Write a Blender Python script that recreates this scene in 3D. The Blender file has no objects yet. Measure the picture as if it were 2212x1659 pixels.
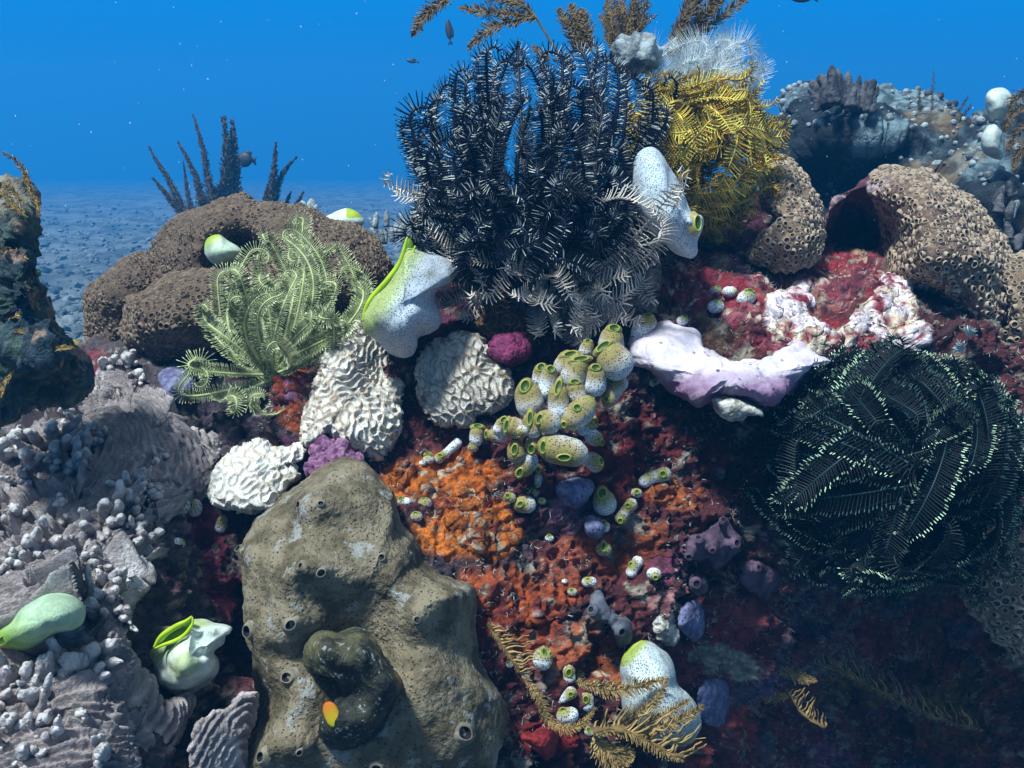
import bpy, math
import numpy as np
from mathutils import Matrix, Vector

# ------------------------------------------------------------------ camera, water light, sun, exposure
SC = bpy.context.scene
COL = SC.collection
CAMZ, PITCH, TANH = 0.80, math.radians(18.0), 18.0 / 33.0
cam_data = bpy.data.cameras.new("camera"); cam = bpy.data.objects.new("camera", cam_data); COL.objects.link(cam)
cam_data.sensor_width = 36.0; cam_data.lens = 33.0; cam_data.sensor_fit = 'HORIZONTAL'
cam_data.clip_start = 0.01; cam_data.clip_end = 200.0
cam.location = (0, 0, CAMZ); cam.rotation_euler = (math.radians(90) - PITCH, 0, 0)
SC.camera = cam
CAM0 = np.array([0, 0, CAMZ])
cp, sp = math.cos(PITCH), math.sin(PITCH)
RM = np.array([[1, 0, 0], [0, cp, sp], [0, -sp, cp]])          # camera-aligned metres (right, forward, up) -> world

SUN = Vector((-0.32, -0.24, 0.91)).normalized()                   # towards the sun
world = bpy.data.worlds.new("World"); SC.world = world; world.use_nodes = True
wn, wl = world.node_tree.nodes, world.node_tree.links
wn.clear()
w_out = wn.new('ShaderNodeOutputWorld'); w_bg = wn.new('ShaderNodeBackground')
w_tc = wn.new('ShaderNodeTexCoord'); w_sep = wn.new('ShaderNodeSeparateXYZ')
w_map = wn.new('ShaderNodeMapRange'); w_map.inputs[1].default_value = -1; w_map.inputs[2].default_value = 1
w_ramp = wn.new('ShaderNodeValToRGB')
wl.new(w_tc.outputs['Generated'], w_sep.inputs[0]); wl.new(w_sep.outputs['Z'], w_map.inputs[0]); wl.new(w_map.outputs[0], w_ramp.inputs[0])
els = w_ramp.color_ramp.elements
STOPS = [(0.0, (0.002, 0.006, 0.014)), (0.40, (0.004, 0.020, 0.05)), (0.445, (0.016, 0.105, 0.235)), (0.475, (0.012, 0.125, 0.31)), (0.51, (0.003, 0.175, 0.52)),
         (0.54, (0.001, 0.20, 0.60)), (0.60, (0.008, 0.11, 0.30)), (0.75, (0.08, 0.20, 0.34)), (1.0, (0.50, 0.62, 0.70))]
els[0].position = STOPS[0][0]; els[0].color = (*STOPS[0][1], 1)
els[1].position = STOPS[-1][0]; els[1].color = (*STOPS[-1][1], 1)
for p_, c_ in STOPS[1:-1]:
    e_ = els.new(p_); e_.color = (*c_, 1)
w_sky = wn.new('ShaderNodeTexSky'); w_sky.sky_type = 'NISHITA'; w_sky.sun_disc = False
w_sky.sun_elevation = math.asin(SUN.z); w_sky.sun_rotation = math.atan2(SUN.x, SUN.y)
w_bg2 = wn.new('ShaderNodeBackground'); w_add = wn.new('ShaderNodeMixShader')
w_win = wn.new('ShaderNodeMapRange'); w_win.inputs[1].default_value = 0.55; w_win.inputs[2].default_value = 0.85; w_win.inputs[4].default_value = 0.6
wl.new(w_sep.outputs['Z'], w_win.inputs[0])
wl.new(w_ramp.outputs[0], w_bg.inputs[0]); wl.new(w_sky.outputs[0], w_bg2.inputs[0])
w_bg.inputs[1].default_value = 1.0; w_bg2.inputs[1].default_value = 0.10
wl.new(w_win.outputs[0], w_add.inputs[0]); wl.new(w_bg.outputs[0], w_add.inputs[1]); wl.new(w_bg2.outputs[0], w_add.inputs[2])
wl.new(w_add.outputs[0], w_out.inputs[0])

sun_d = bpy.data.lights.new("sun", 'SUN'); sun_o = bpy.data.objects.new("sun", sun_d); COL.objects.link(sun_o)
sun_d.energy = 5.0; sun_d.angle = math.radians(7.0); sun_d.color = (0.84, 0.96, 1.0)
sun_o.rotation_euler = (-SUN).to_track_quat('-Z', 'Y').to_euler(); sun_o.location = (-1, 1, 3)

SC.view_settings.view_transform = 'Standard'; SC.view_settings.look = 'None'
SC.view_settings.exposure = 0.42; SC.view_settings.gamma = 1.0
SC.render.engine = 'CYCLES'
SC.cycles.max_bounces = 5; SC.cycles.diffuse_bounces = 3; SC.cycles.glossy_bounces = 2; SC.cycles.volume_bounces = 1
SC.cycles.transparent_max_bounces = 6; SC.cycles.sample_clamp_indirect = 4.0

RNG = np.random.default_rng(11)
PX = TANH / 1106.0                                               # metres per unit of the 2212-wide sketch grid, per metre of distance

# ------------------------------------------------------------------ numeric helpers
def P(u, v, d):
    u, v, d = np.broadcast_arrays(np.asarray(u, float), np.asarray(v, float), np.asarray(d, float))
    return np.stack([(u - 1106.0) * PX * d, d, -(v - 829.5) * PX * d], -1)

def _hash(ix, iy, iz, seed):
    n = (ix.astype(np.uint32) * np.uint32(374761393) + iy.astype(np.uint32) * np.uint32(668265263)
         + iz.astype(np.uint32) * np.uint32(2246822519) + np.uint32(seed * 3266489917 % 4294967296))
    n = (n ^ (n >> np.uint32(13))) * np.uint32(1274126177)
    n = (n ^ (n >> np.uint32(16))) * np.uint32(2654435769)
    n = n ^ (n >> np.uint32(15))
    return n.astype(np.float64) / 2147483648.0 - 1.0

def noise(p, scale=1.0, seed=0):
    p = np.asarray(p, float) * scale + 1000.37
    i = np.floor(p).astype(np.int64); f = p - i
    w = f * f * f * (f * (f * 6 - 15) + 10)
    r = 0
    for a in (0, 1):
        for b in (0, 1):
            for c in (0, 1):
                wt = (w[..., 0] if a else 1 - w[..., 0]) * (w[..., 1] if b else 1 - w[..., 1]) * (w[..., 2] if c else 1 - w[..., 2])
                r = r + wt * _hash(i[..., 0] + a, i[..., 1] + b, i[..., 2] + c, seed)
    return r

def fbm(p, scale, octv=4, seed=0, gain=0.5, ridge=False):
    r, a, t = 0, 1.0, 0
    for k in range(octv):
        n = noise(p, scale * (2.03 ** k), seed + k * 17)
        if ridge: n = 1 - 2 * np.abs(n)
        r = r + a * n; t += a; a *= gain
    return r / t

def labyrinth(p, wave, seed=1, n=26):
    g = np.random.default_rng(seed); r = 0
    for _ in range(n):
        d = g.normal(size=3); d[1] = 0.35 * d[1]; d /= np.linalg.norm(d)
        r = r + np.cos((p @ d) * (2 * math.pi / wave) + g.uniform(0, 6.28))
    return r / math.sqrt(n / 2)

def sstep(x, a, b):
    t = np.clip((x - a) / (b - a), 0, 1); return t * t * (3 - 2 * t)

def nrm(v):
    v = np.asarray(v, float); return v / np.maximum(np.linalg.norm(v, axis=-1, keepdims=True), 1e-12)

def smooth_closed(pts, n):
    pts = np.asarray(pts, float); m = len(pts)
    seg = np.linalg.norm(np.roll(pts, -1, 0) - pts, axis=1); t = np.concatenate([[0], np.cumsum(seg)]); t /= t[-1]
    s = np.linspace(0, 1, n, endpoint=False); k = np.clip(np.searchsorted(t, s, side='right') - 1, 0, m - 1)
    f = ((s - t[k]) / np.maximum(t[k + 1] - t[k], 1e-9))[:, None]
    a, b, c, d = pts[(k - 1) % m], pts[k], pts[(k + 1) % m], pts[(k + 2) % m]
    return 0.5 * (2 * b + (c - a) * f + (2 * a - 5 * b + 4 * c - d) * f * f + (-a + 3 * b - 3 * c + d) * f ** 3)

def smooth_open(pts, n):
    pts = np.asarray(pts, float); m = len(pts)
    if m == 2: return pts[0] + (pts[1] - pts[0]) * np.linspace(0, 1, n)[:, None]
    e = np.vstack([2 * pts[0] - pts[1], pts, 2 * pts[-1] - pts[-2]])
    seg = np.linalg.norm(pts[1:] - pts[:-1], axis=1); t = np.concatenate([[0], np.cumsum(seg)]); t /= t[-1]
    s = np.linspace(0, 1, n); k = np.clip(np.searchsorted(t, s, side='right') - 1, 0, m - 2)
    f = ((s - t[k]) / np.maximum(t[k + 1] - t[k], 1e-9))[:, None]
    a, b, c, d = e[k], e[k + 1], e[k + 2], e[k + 3]
    return 0.5 * (2 * b + (c - a) * f + (2 * a - 5 * b + 4 * c - d) * f * f + (-a + 3 * b - 3 * c + d) * f ** 3)

def vnormals(V, F):
    """F: (n,4) or (n,3)"""
    d1 = V[F[:, 2]] - V[F[:, 0]]; d2 = V[F[:, -1]] - V[F[:, 1]]
    fn = np.cross(d1, d2); N = np.zeros_like(V)
    for c in range(3):
        for k in range(F.shape[1]):
            N[:, c] += np.bincount(F[:, k], fn[:, c], len(V))
    return nrm(N)

def grid_faces(nr, nc, wrap=False, off=0):
    r = np.arange(nr - 1)[:, None]; c = np.arange(nc if wrap else nc - 1)[None, :]
    c2 = (c + 1) % nc
    return (np.stack([r * nc + c, r * nc + c2, (r + 1) * nc + c2, (r + 1) * nc + c], -1).reshape(-1, 4) + off)

# ------------------------------------------------------------------ object helpers
def to_world(p): return np.asarray(p, float) @ RM.T + CAM0

def tag(o, label=None, cat=None, group=None, kind=None):
    if label: o['label'] = label
    if cat: o['category'] = cat
    if group: o['group'] = group
    if kind: o['kind'] = kind
    return o

def mk(name, V, F, mats, parent=None, origin=None, col=None, midx=None, smooth=True, world_space=False):
    """one mesh object from arrays in camera-aligned metres; F is an array or a list of arrays"""
    V = np.asarray(V, float).reshape(-1, 3)
    W = V if world_space else to_world(V)
    if parent is not None: org = np.array(parent['_o'])
    elif origin is not None: org = to_world(origin) if not world_space else np.asarray(origin, float)
    else: org = W.mean(0)
    Fs = [f for f in (F if isinstance(F, list) else [F]) if len(f)]
    me = bpy.data.meshes.new(name)
    nl = sum(f.size for f in Fs); nf = sum(len(f) for f in Fs)
    me.vertices.add(len(W)); me.vertices.foreach_set('co', (W - org).astype(np.float32).ravel())
    me.loops.add(nl); me.loops.foreach_set('vertex_index', np.concatenate([f.ravel() for f in Fs]).astype(np.int32))
    me.polygons.add(nf)
    tot = np.concatenate([np.full(len(f), f.shape[1]) for f in Fs]); st = np.concatenate([[0], np.cumsum(tot)[:-1]])
    me.polygons.foreach_set('loop_start', st.astype(np.int32))
    for m in (mats if isinstance(mats, (list, tuple)) else [mats]): me.materials.append(m)
    if midx is not None: me.polygons.foreach_set('material_index', np.asarray(midx, np.int32))
    me.polygons.foreach_set('use_smooth', np.full(nf, smooth))
    me.update(calc_edges=True); me.validate()
    if col is not None:
        a = me.color_attributes.new('Col', 'FLOAT_COLOR', 'POINT')
        c = np.ones((len(W), 4), np.float32); c[:, :3] = col; a.data.foreach_set('color', c.ravel())
    o = bpy.data.objects.new(name, me); COL.objects.link(o)
    if parent is not None: o.parent = parent
    else: o.location = org
    return o

def thing(name, label, cat, pt, group=None):
    o = bpy.data.objects.new(name, None); COL.objects.link(o)
    w = to_world(pt); o.location = w; o['_o'] = [float(x) for x in w]; o.empty_display_size = 0.01
    return tag(o, label, cat, group)

def copy_thing(src, pt, label, rot=None, scale=1.0):
    """a thing and its parts again, sharing mesh data"""
    c = src.copy(); COL.objects.link(c); c.location = to_world(pt); c['label'] = label
    if rot is not None: c.rotation_euler = rot
    c.scale = (scale,) * 3
    for ch in list(src.children):
        k = ch.copy(); COL.objects.link(k); k.parent = c
    return c

# ------------------------------------------------------------------ materials
def mat(name, c1, c2, scale=60, bump=0.5, bscale=250, bdist=0.0015, rough=0.75, attr=None, dots=None, c3=None, c3t=0.62, c3scale=None, trans=0.0, vbump=None, spec=0.3):
    m = bpy.data.materials.new(name); m.use_nodes = True
    n, l = m.node_tree.nodes, m.node_tree.links
    b = n['Principled BSDF']; b.inputs['Roughness'].default_value = rough
    b.inputs['Specular IOR Level'].default_value = spec
    tc = n.new('ShaderNodeTexCoord')
    def noi(s, det=7, ro=0.62):
        t = n.new('ShaderNodeTexNoise'); t.inputs['Scale'].default_value = s; t.inputs['Detail'].default_value = det
        t.inputs['Roughness'].default_value = ro; l.new(tc.outputs['Object'], t.inputs['Vector']); return t
    def mix(fac, a, c, mode='MIX'):
        x = n.new('ShaderNodeMix'); x.data_type = 'RGBA'; x.blend_type = mode
        for s, val in ((0, fac), (6, a), (7, c)):
            if isinstance(val, (int, float)): x.inputs[s].default_value = val
            elif isinstance(val, tuple): x.inputs[s].default_value = (*val, 1)
            else: l.new(val, x.inputs[s])
        return x.outputs[2]
    def rng(src, a, c, lo=0.0, hi=1.0):
        x = n.new('ShaderNodeMapRange'); x.interpolation_type = 'SMOOTHSTEP'
        x.inputs[1].default_value = a; x.inputs[2].default_value = c; x.inputs[3].default_value = lo; x.inputs[4].default_value = hi
        l.new(src, x.inputs[0]); return x.outputs[0]
    n1 = noi(scale)
    out = mix(rng(n1.outputs['Fac'], 0.38, 0.62), c1, c2)
    if attr:
        at = n.new('ShaderNodeAttribute'); at.attribute_name = 'Col'
        if attr == 'mul': out = mix(1.0, at.outputs['Color'], out, 'MULTIPLY')
        else: out = at.outputs['Color']
    if c3 is not None:
        n2 = noi(c3scale or scale * 2.3, 6, 0.7)
        out = mix(rng(n2.outputs['Fac'], c3t, c3t + 0.05), out, c3)
    hts = []
    for (ds, thr, dc) in (dots or []):
        vo = n.new('ShaderNodeTexVoronoi'); vo.inputs['Scale'].default_value = ds; vo.inputs['Randomness'].default_value = 0.75
        l.new(tc.outputs['Object'], vo.inputs['Vector'])
        k = rng(vo.outputs['Distance'], thr, thr + 0.12, 1.0, 0.0)
        kn = rng(noi(ds * .12, 3, .6).outputs['Fac'], .34, .56, .62, 1.0); km = n.new('ShaderNodeMath'); km.operation = 'MULTIPLY'; l.new(k, km.inputs[0]); l.new(kn, km.inputs[1]); k = km.outputs[0]
        out = mix(k, out, dc); hts.append((k, -0.35))
    l.new(out, b.inputs['Base Color'])
    if trans:
        b.inputs['Subsurface Weight'].default_value = trans; b.inputs['Subsurface Radius'].default_value = (1, 1, 1)
        b.inputs['Subsurface Scale'].default_value = 0.004
    if bump:
        h = noi(bscale, 5, 0.6).outputs['Fac']
        if vbump:
            vo = n.new('ShaderNodeTexVoronoi'); vo.inputs['Scale'].default_value = vbump; l.new(tc.outputs['Object'], vo.inputs['Vector'])
            ad = n.new('ShaderNodeMath'); ad.operation = 'SUBTRACT'; l.new(h, ad.inputs[0]); l.new(vo.outputs['Distance'], ad.inputs[1]); h = ad.outputs[0]
        for k, w in hts:
            ad = n.new('ShaderNodeMath'); ad.operation = 'MULTIPLY_ADD'; l.new(k, ad.inputs[0]); ad.inputs[1].default_value = w; l.new(h, ad.inputs[2]); h = ad.outputs[0]
        bp = n.new('ShaderNodeBump'); bp.inputs['Strength'].default_value = bump; bp.inputs['Distance'].default_value = bdist
        l.new(h, bp.inputs['Height']); l.new(bp.outputs[0], b.inputs['Normal'])
    return m

def plain(name, c, rough=0.6, trans=0.0, spec=0.3, var=0.25):
    c2 = tuple(min(1, x * (1 + var)) for x in c); c1 = tuple(x * (1 - var) for x in c)
    return mat(name, c1, c2, scale=90, bump=0, rough=rough, trans=trans, spec=spec)

M = {}
M['rock'] = mat('encrusted_rock', (0.55, 0.55, 0.55), (1.35, 1.3, 1.25), scale=170, bump=1.0, bscale=420, bdist=0.003, rough=0.8, attr='mul', c3=(0.30, 0.30, 0.25), c3t=0.66, c3scale=260)
M['seabed'] = mat('rubble_seabed', (0.06, 0.075, 0.08), (0.17, 0.19, 0.185), scale=3, bump=1.0, bscale=30, bdist=0.03, rough=0.9)
M['rubble'] = mat('rubble_pieces', (0.05, 0.065, 0.07), (0.20, 0.22, 0.215), scale=1.6, bump=0.6, bscale=60, bdist=0.01, rough=0.9)
M['turf'] = mat('turf_algae', (0.20, 0.19, 0.15), (0.50, 0.49, 0.41), scale=120, bump=0, rough=0.9)
M['browncoral'] = mat('brown_colony', (0.075, 0.047, 0.030), (0.125, 0.083, 0.053), scale=40, bump=0.7, bscale=500, bdist=0.001, rough=0.85)
M['brownring'] = mat('brown_polyp_rim', (0.135, 0.090, 0.058), (0.22, 0.155, 0.10), scale=200, bump=0, rough=0.8)
M['polypdark'] = plain('polyp_mouth', (0.055, 0.038, 0.028), 0.8)
M['cupcoral'] = mat('tan_colony', (0.14, 0.09, 0.055), (0.22, 0.15, 0.095), scale=60, bump=0.7, bscale=500, bdist=0.001, rough=0.85)
M['cupring'] = mat('tan_polyp_rim', (0.30, 0.215, 0.145), (0.42, 0.325, 0.23), scale=200, bump=0, rough=0.8)
M['brain'] = mat('meandering_coral', (0.8, 0.8, 0.8), (1.1, 1.1, 1.1), scale=150, bump=0.8, bscale=900, bdist=0.0012, rough=0.85, attr='mul')
M['plate'] = mat('foliose_coral', (0.8, 0.8, 0.8), (1.15, 1.15, 1.15), scale=70, bump=1.0, bscale=620, bdist=0.0022, rough=0.9, attr='mul')
M['platetip'] = mat('foliose_coral_tip', (0.85, 0.85, 0.85), (1.15, 1.15, 1.15), scale=120, bump=0.9, bscale=600, bdist=0.002, rough=0.88, attr='mul')
M['olive'] = mat('olive_sponge', (0.100, 0.076, 0.040), (0.260, 0.208, 0.132), scale=42, bump=1.0, bscale=420, bdist=0.0028, rough=0.9, c3=(0.30, 0.29, 0.26), c3t=0.57, c3scale=60, dots=[(420, 0.14, (0.045, 0.035, 0.02))])
M['oliverim'] = mat('olive_sponge_rim', (0.13, 0.11, 0.075), (0.24, 0.205, 0.15), scale=150, bump=0.5, bscale=400, bdist=0.001, rough=0.85)
M['hole'] = plain('dark_opening', (0.010, 0.007, 0.008), 0.9)
M['whitesponge'] = mat('lilac_sponge', (0.9, 0.9, 0.9), (1.08, 1.05, 1.05), scale=90, bump=0.6, bscale=420, bdist=0.0015, rough=0.8, attr='mul', dots=[(95, 0.055, (0.05, 0.03, 0.05))])
M['sq'] = mat('squirt_skin', (0.94, 0.94, 0.94), (1.05, 1.05, 1.05), scale=120, bump=0.35, bscale=500, bdist=0.0008, rough=0.7, attr='mul', dots=[(720, 0.27, (0.085, 0.058, 0.032))], trans=0.12, spec=0.12)
M['sqbig'] = mat('squirt_skin_large', (0.92, 0.92, 0.92), (1.06, 1.06, 1.06), scale=60, bump=0.4, bscale=500, bdist=0.0008, rough=0.75, attr='mul', dots=[(740, 0.28, (0.10, 0.13, 0.17))], trans=0.12, spec=0.12)
M['sqsmooth'] = mat('squirt_skin_smooth', (0.78, 0.80, 0.76), (1.12, 1.10, 1.06), scale=75, bump=0.6, bscale=900, bdist=0.001, rough=0.8, attr='mul', dots=[(900, 0.16, (0.24, 0.32, 0.20))], trans=0.12, spec=0.12)
M['sqgreen'] = mat('squirt_mouth_rim', (0.9, 0.9, 0.9), (1.1, 1.1, 1.1), scale=90, bump=0, rough=0.45, attr='mul', trans=0.1)
M['lilac'] = mat('blue_lilac_sponge', (0.085, 0.085, 0.16), (0.21, 0.21, 0.34), scale=110, bump=0.7, bscale=500, bdist=0.0015, rough=0.85, dots=[(330, 0.16, (0.03, 0.02, 0.05))])
M['purple'] = mat('purple_sponge', (0.05, 0.028, 0.05), (0.12, 0.075, 0.11), scale=90, bump=0.7, bscale=400, bdist=0.0015, rough=0.8)
M['maroon'] = mat('maroon_sponge', (0.10, 0.012, 0.05), (0.23, 0.03, 0.10), scale=140, bump=0.9, bscale=500, bdist=0.002, rough=0.6)
M['redsponge'] = mat('red_sponge', (0.12, 0.006, 0.008), (0.26, 0.018, 0.018), scale=120, bump=0.8, bscale=400, bdist=0.002, rough=0.7)
M['pinkalga'] = mat('purple_crust_alga', (0.11, 0.03, 0.09), (0.36, 0.17, 0.28), scale=180, bump=1.0, bscale=500, bdist=0.002, rough=0.8)
M['shell'] = mat('mossy_shell', (0.024, 0.024, 0.018), (0.085, 0.082, 0.040), scale=85, bump=0.9, bscale=350, bdist=0.002, rough=0.7, c3=(0.24, 0.26, 0.22), c3t=0.58, c3scale=260, attr='mul')
M['oyster'] = mat('pale_shell', (0.20, 0.18, 0.14), (0.62, 0.58, 0.50), scale=130, bump=0.9, bscale=300, bdist=0.002, rough=0.8)
M['spot'] = mat('orange_yellow_spot', (0.9, 0.9, 0.9), (1.1, 1.1, 1.1), scale=60, bump=0, rough=0.7, attr='mul')
M['starblack'] = plain('black_pinnule', (0.005, 0.008, 0.022), 0.5)
M['starcream'] = plain('cream_pinnule', (0.50, 0.52, 0.47), 0.6)
M['palestar'] = plain('pale_pinnule', (0.66, 0.58, 0.49), 0.6, var=.15)
M['palestem'] = plain('pale_arm', (0.50, 0.38, 0.29), 0.6)
M['whitestar'] = plain('white_pinnule', (0.60, 0.66, 0.66), 0.6, var=.1)
M['gold'] = plain('gold_pinnule', (0.36, 0.19, 0.015), 0.55, var=.5)
M['goldlight'] = plain('yellow_pinnule', (0.54, 0.43, 0.07), 0.55, var=.35)
M['greenstar'] = plain('olive_green_pinnule', (0.25, 0.27, 0.13), 0.55, var=.3)
M['greenarm'] = plain('yellow_green_arm', (0.42, 0.47, 0.20), 0.55, var=.2)
M['greentip'] = plain('pale_green_tip', (0.72, 0.78, 0.42), 0.5, var=.1)
M['darkstar'] = plain('black_green_pinnule', (0.002, 0.005, 0.006), 0.5)
M['darkarm'] = plain('teal_arm', (0.006, 0.035, 0.037), 0.5)
M['darktip'] = plain('turquoise_yellow_tip', (0.40, 0.56, 0.36), 0.4, var=.5)
M['darkdim'] = plain('dim_green_tip', (0.035, 0.075, 0.065), 0.5)
M['fern'] = plain('brown_hydroid', (0.17, 0.105, 0.035), 0.75, var=.35)
M['fernlight'] = plain('golden_hydroid', (0.34, 0.22, 0.075), 0.75, var=.3)
M['bush'] = plain('brown_black_coral', (0.075, 0.055, 0.036), 0.85, var=.3)
M['fish'] = plain('dark_fish', (0.012, 0.016, 0.024), 0.5)
M['speck'] = plain('white_speck', (0.8, 0.8, 0.8), 0.5)
M['bgreef'] = mat('far_reef_rock', (0.4, 0.4, 0.4), (1.5, 1.5, 1.45), scale=45, bump=1.0, bscale=130, bdist=0.006, rough=0.85, attr='mul')
M['bgpale'] = mat('far_pale_coral', (0.13, 0.15, 0.155), (0.36, 0.40, 0.40), scale=60, bump=0.9, bscale=200, bdist=0.004, rough=0.85)  # colour kept darker and bluer in place of haze
M['bgfinger'] = mat('far_finger_coral', (0.03, 0.03, 0.034), (0.12, 0.115, 0.12), scale=60, bump=0.9, bscale=200, bdist=0.004, rough=0.85)
M['greytube'] = mat('grey_sponge', (0.055, 0.06, 0.08), (0.13, 0.13, 0.15), scale=90, bump=0.6, bscale=400, bdist=0.0015, rough=0.8)

# ------------------------------------------------------------------ shape builders (arrays)
def pillow(outline, center, d, front, back, nth=160, nr=40, bumps=(), disp=None, pw=2.0, smooth=True, ripple=0.0, seed=0):
    """closed solid with a traced outline: front and back swell from the rim; d is a distance or a function of (u,v)"""
    o = smooth_closed(outline, nth) if smooth else np.asarray(outline, float)
    c = np.asarray(center, float)
    if ripple:
        q = np.column_stack([o * 0.02, np.zeros(len(o))]); dirn = nrm(o - c)
        o = o + dirn * (ripple * fbm(q, 3.0, 3, seed + 5))[:, None]
    dfun = d if callable(d) else (lambda u, v: np.full(np.shape(u), float(d)))
    k = np.linspace(0, 1, nr); s = np.sin(k * math.pi / 2); s[0] = 0.015
    h = (1 - s ** pw) ** (1 / pw); h[-1] = 0
    uvf = c + s[:, None, None] * (o - c)[None]
    base = dfun(uvf[..., 0], uvf[..., 1])
    df = base - front * h[:, None]
    for b in bumps:
        bu, bv, br, bh = b[:4]; ry = b[4] if len(b) > 4 else br
        df = df - bh * np.exp(-(((uvf[..., 0] - bu) / br) ** 2 + ((uvf[..., 1] - bv) / ry) ** 2)) * np.minimum(1, h * 2.2)[:, None]
    s2, h2 = s[::-1][1:], h[::-1][1:]
    uvb = c + s2[:, None, None] * (o - c)[None]
    db = dfun(uvb[..., 0], uvb[..., 1]) + back * h2[:, None]
    uv = np.concatenate([uvf, uvb]); dd = np.concatenate([df, db])
    R = uv.shape[0]
    V = P(uv[..., 0], uv[..., 1], dd).reshape(-1, 3)
    F = grid_faces(R, nth, True)
    i = np.arange(nth)
    n0 = len(V); V = np.vstack([V, V[:nth].mean(0), V[-nth:].mean(0)])
    T = np.vstack([np.column_stack([np.full(nth, n0), (i + 1) % nth, i]), np.column_stack([np.full(nth, n0 + 1), (R - 1) * nth + i, (R - 1) * nth + (i + 1) % nth])])
    N = vnormals(V, F)
    if np.mean(N[:nth * 3, 1]) > 0: N = -N; F = F[:, ::-1]; T = T[:, ::-1]
    N[n0] = (0, -1, 0); N[n0 + 1] = (0, 1, 0)
    if disp is not None:
        V = V + N * disp(V, N)[:, None]
        N2 = vnormals(V, F); N2[n0:] = N[n0:]; N = N2
    uva = np.vstack([uv.reshape(-1, 2), c[None], c[None]])
    return V, [F, T], N, uva

def tube(path, rad, nseg=14, caps=True, frame=None):
    """swept tube with rounded ends; returns V, F(list), t along"""
    path = np.asarray(path, float); n = len(path); rad = np.asarray(rad, float)
    T = nrm(np.gradient(path, axis=0))
    up = np.array([0, -1, 0.2]) if frame is None else np.asarray(frame, float)
    S = nrm(np.cross(T, up)); B = nrm(np.cross(S, T))
    a = np.arange(nseg) / nseg * 2 * math.pi
    ring = S[:, None] * np.cos(a)[None, :, None] + B[:, None] * np.sin(a)[None, :, None]
    V = path[:, None] + ring * rad[:, None, None]
    F = grid_faces(n, nseg, True)
    V = V.reshape(-1, 3); t = np.repeat(np.linspace(0, 1, n), nseg)
    i = np.arange(nseg); n0 = len(V)
    V = np.vstack([V, path[0], path[-1]]); t = np.append(t, [0, 1])
    Tt = np.vstack([np.column_stack([np.full(nseg, n0), (i + 1) % nseg, i]), np.column_stack([np.full(nseg, n0 + 1), (n - 1) * nseg + i, (n - 1) * nseg + (i + 1) % nseg])])
    return V, [F, Tt], t

def round_profile(n, k=0.35):
    """radius factors 0..1 for a tube with round ends"""
    t = np.linspace(0, 1, n); e = np.minimum(t, 1 - t) / k
    return np.sqrt(np.clip(1 - (1 - np.clip(e, 0, 1)) ** 2, 0.0009, 1))

def lathe(prof, nseg=12):
    """prof list of (r,h): around +z; returns V, F, ring index per vertex"""
    prof = np.asarray(prof, float); a = np.arange(nseg) / nseg * 2 * math.pi
    V = np.stack([prof[:, 0, None] * np.cos(a), prof[:, 0, None] * np.sin(a), np.repeat(prof[:, 1, None], nseg, 1)], -1).reshape(-1, 3)
    return V, grid_faces(len(prof), nseg, True), np.repeat(np.arange(len(prof)), nseg)

def frames(N, roll=None):
    N = nrm(N); h = np.where(np.abs(N[:, 2:3]) < 0.9, np.array([[0, 0, 1.0]]), np.array([[1.0, 0, 0]]))
    X = nrm(np.cross(h, N)); Y = np.cross(N, X)
    if roll is not None:
        c, s = np.cos(roll)[:, None], np.sin(roll)[:, None]; X, Y = X * c + Y * s, Y * c - X * s
    return X, Y, N

def stamp(tv, tf, pts, N, scale, roll=None, sy=None):
    """copies of a small template set on points; merged arrays"""
    X, Y, Z = frames(N, roll); s = np.broadcast_to(np.asarray(scale, float), (len(pts),))[:, None, None]
    sy_ = 1.0 if sy is None else np.asarray(sy)[:, None, None]
    V = pts[:, None] + s * (tv[None, :, 0, None] * X[:, None] + sy_ * tv[None, :, 1, None] * Y[:, None] + tv[None, :, 2, None] * Z[:, None])
    F = (tf[None] + (np.arange(len(pts)) * len(tv))[:, None, None]).reshape(-1, tf.shape[1])
    return V.reshape(-1, 3), F

def scatter(V, F, N, n, mind, seed=0, keep=None):
    """area-weighted points at least mind apart"""
    g = np.random.default_rng(seed)
    a = V[F[:, 0]]; b = V[F[:, 1]]; c = V[F[:, 2]]; d = V[F[:, -1]]
    ar = np.linalg.norm(np.cross(c - a, d - b), axis=1); cs = np.cumsum(ar); cs /= cs[-1]
    k = np.searchsorted(cs, g.random(n)); s, t = g.random((2, n, 1))
    p = (a[k] * (1 - s) + b[k] * s) * (1 - t) + (d[k] * (1 - s) + c[k] * s) * t
    q = nrm(N[F[k, 0]] + N[F[k, 2]])
    if keep is not None:
        m = keep(p, q); p, q = p[m], q[m]
    if mind:
        cell = {}; ok = []
        ci = np.floor(p / mind).astype(int); m2 = mind * mind
        for i in range(len(p)):
            x, y, z = ci[i]; good = True
            for dx in (-1, 0, 1):
                for dy in (-1, 0, 1):
                    for dz in (-1, 0, 1):
                        for j in cell.get((x + dx, y + dy, z + dz), ()):
                            e = p[i] - p[j]
                            if e[0] * e[0] + e[1] * e[1] + e[2] * e[2] < m2: good = False; break
                        if not good: break
                    if not good: break
                if not good: break
            if good: cell.setdefault((x, y, z), []).append(i); ok.append(i)
        p, q = p[ok], q[ok]
    return p, q

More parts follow.
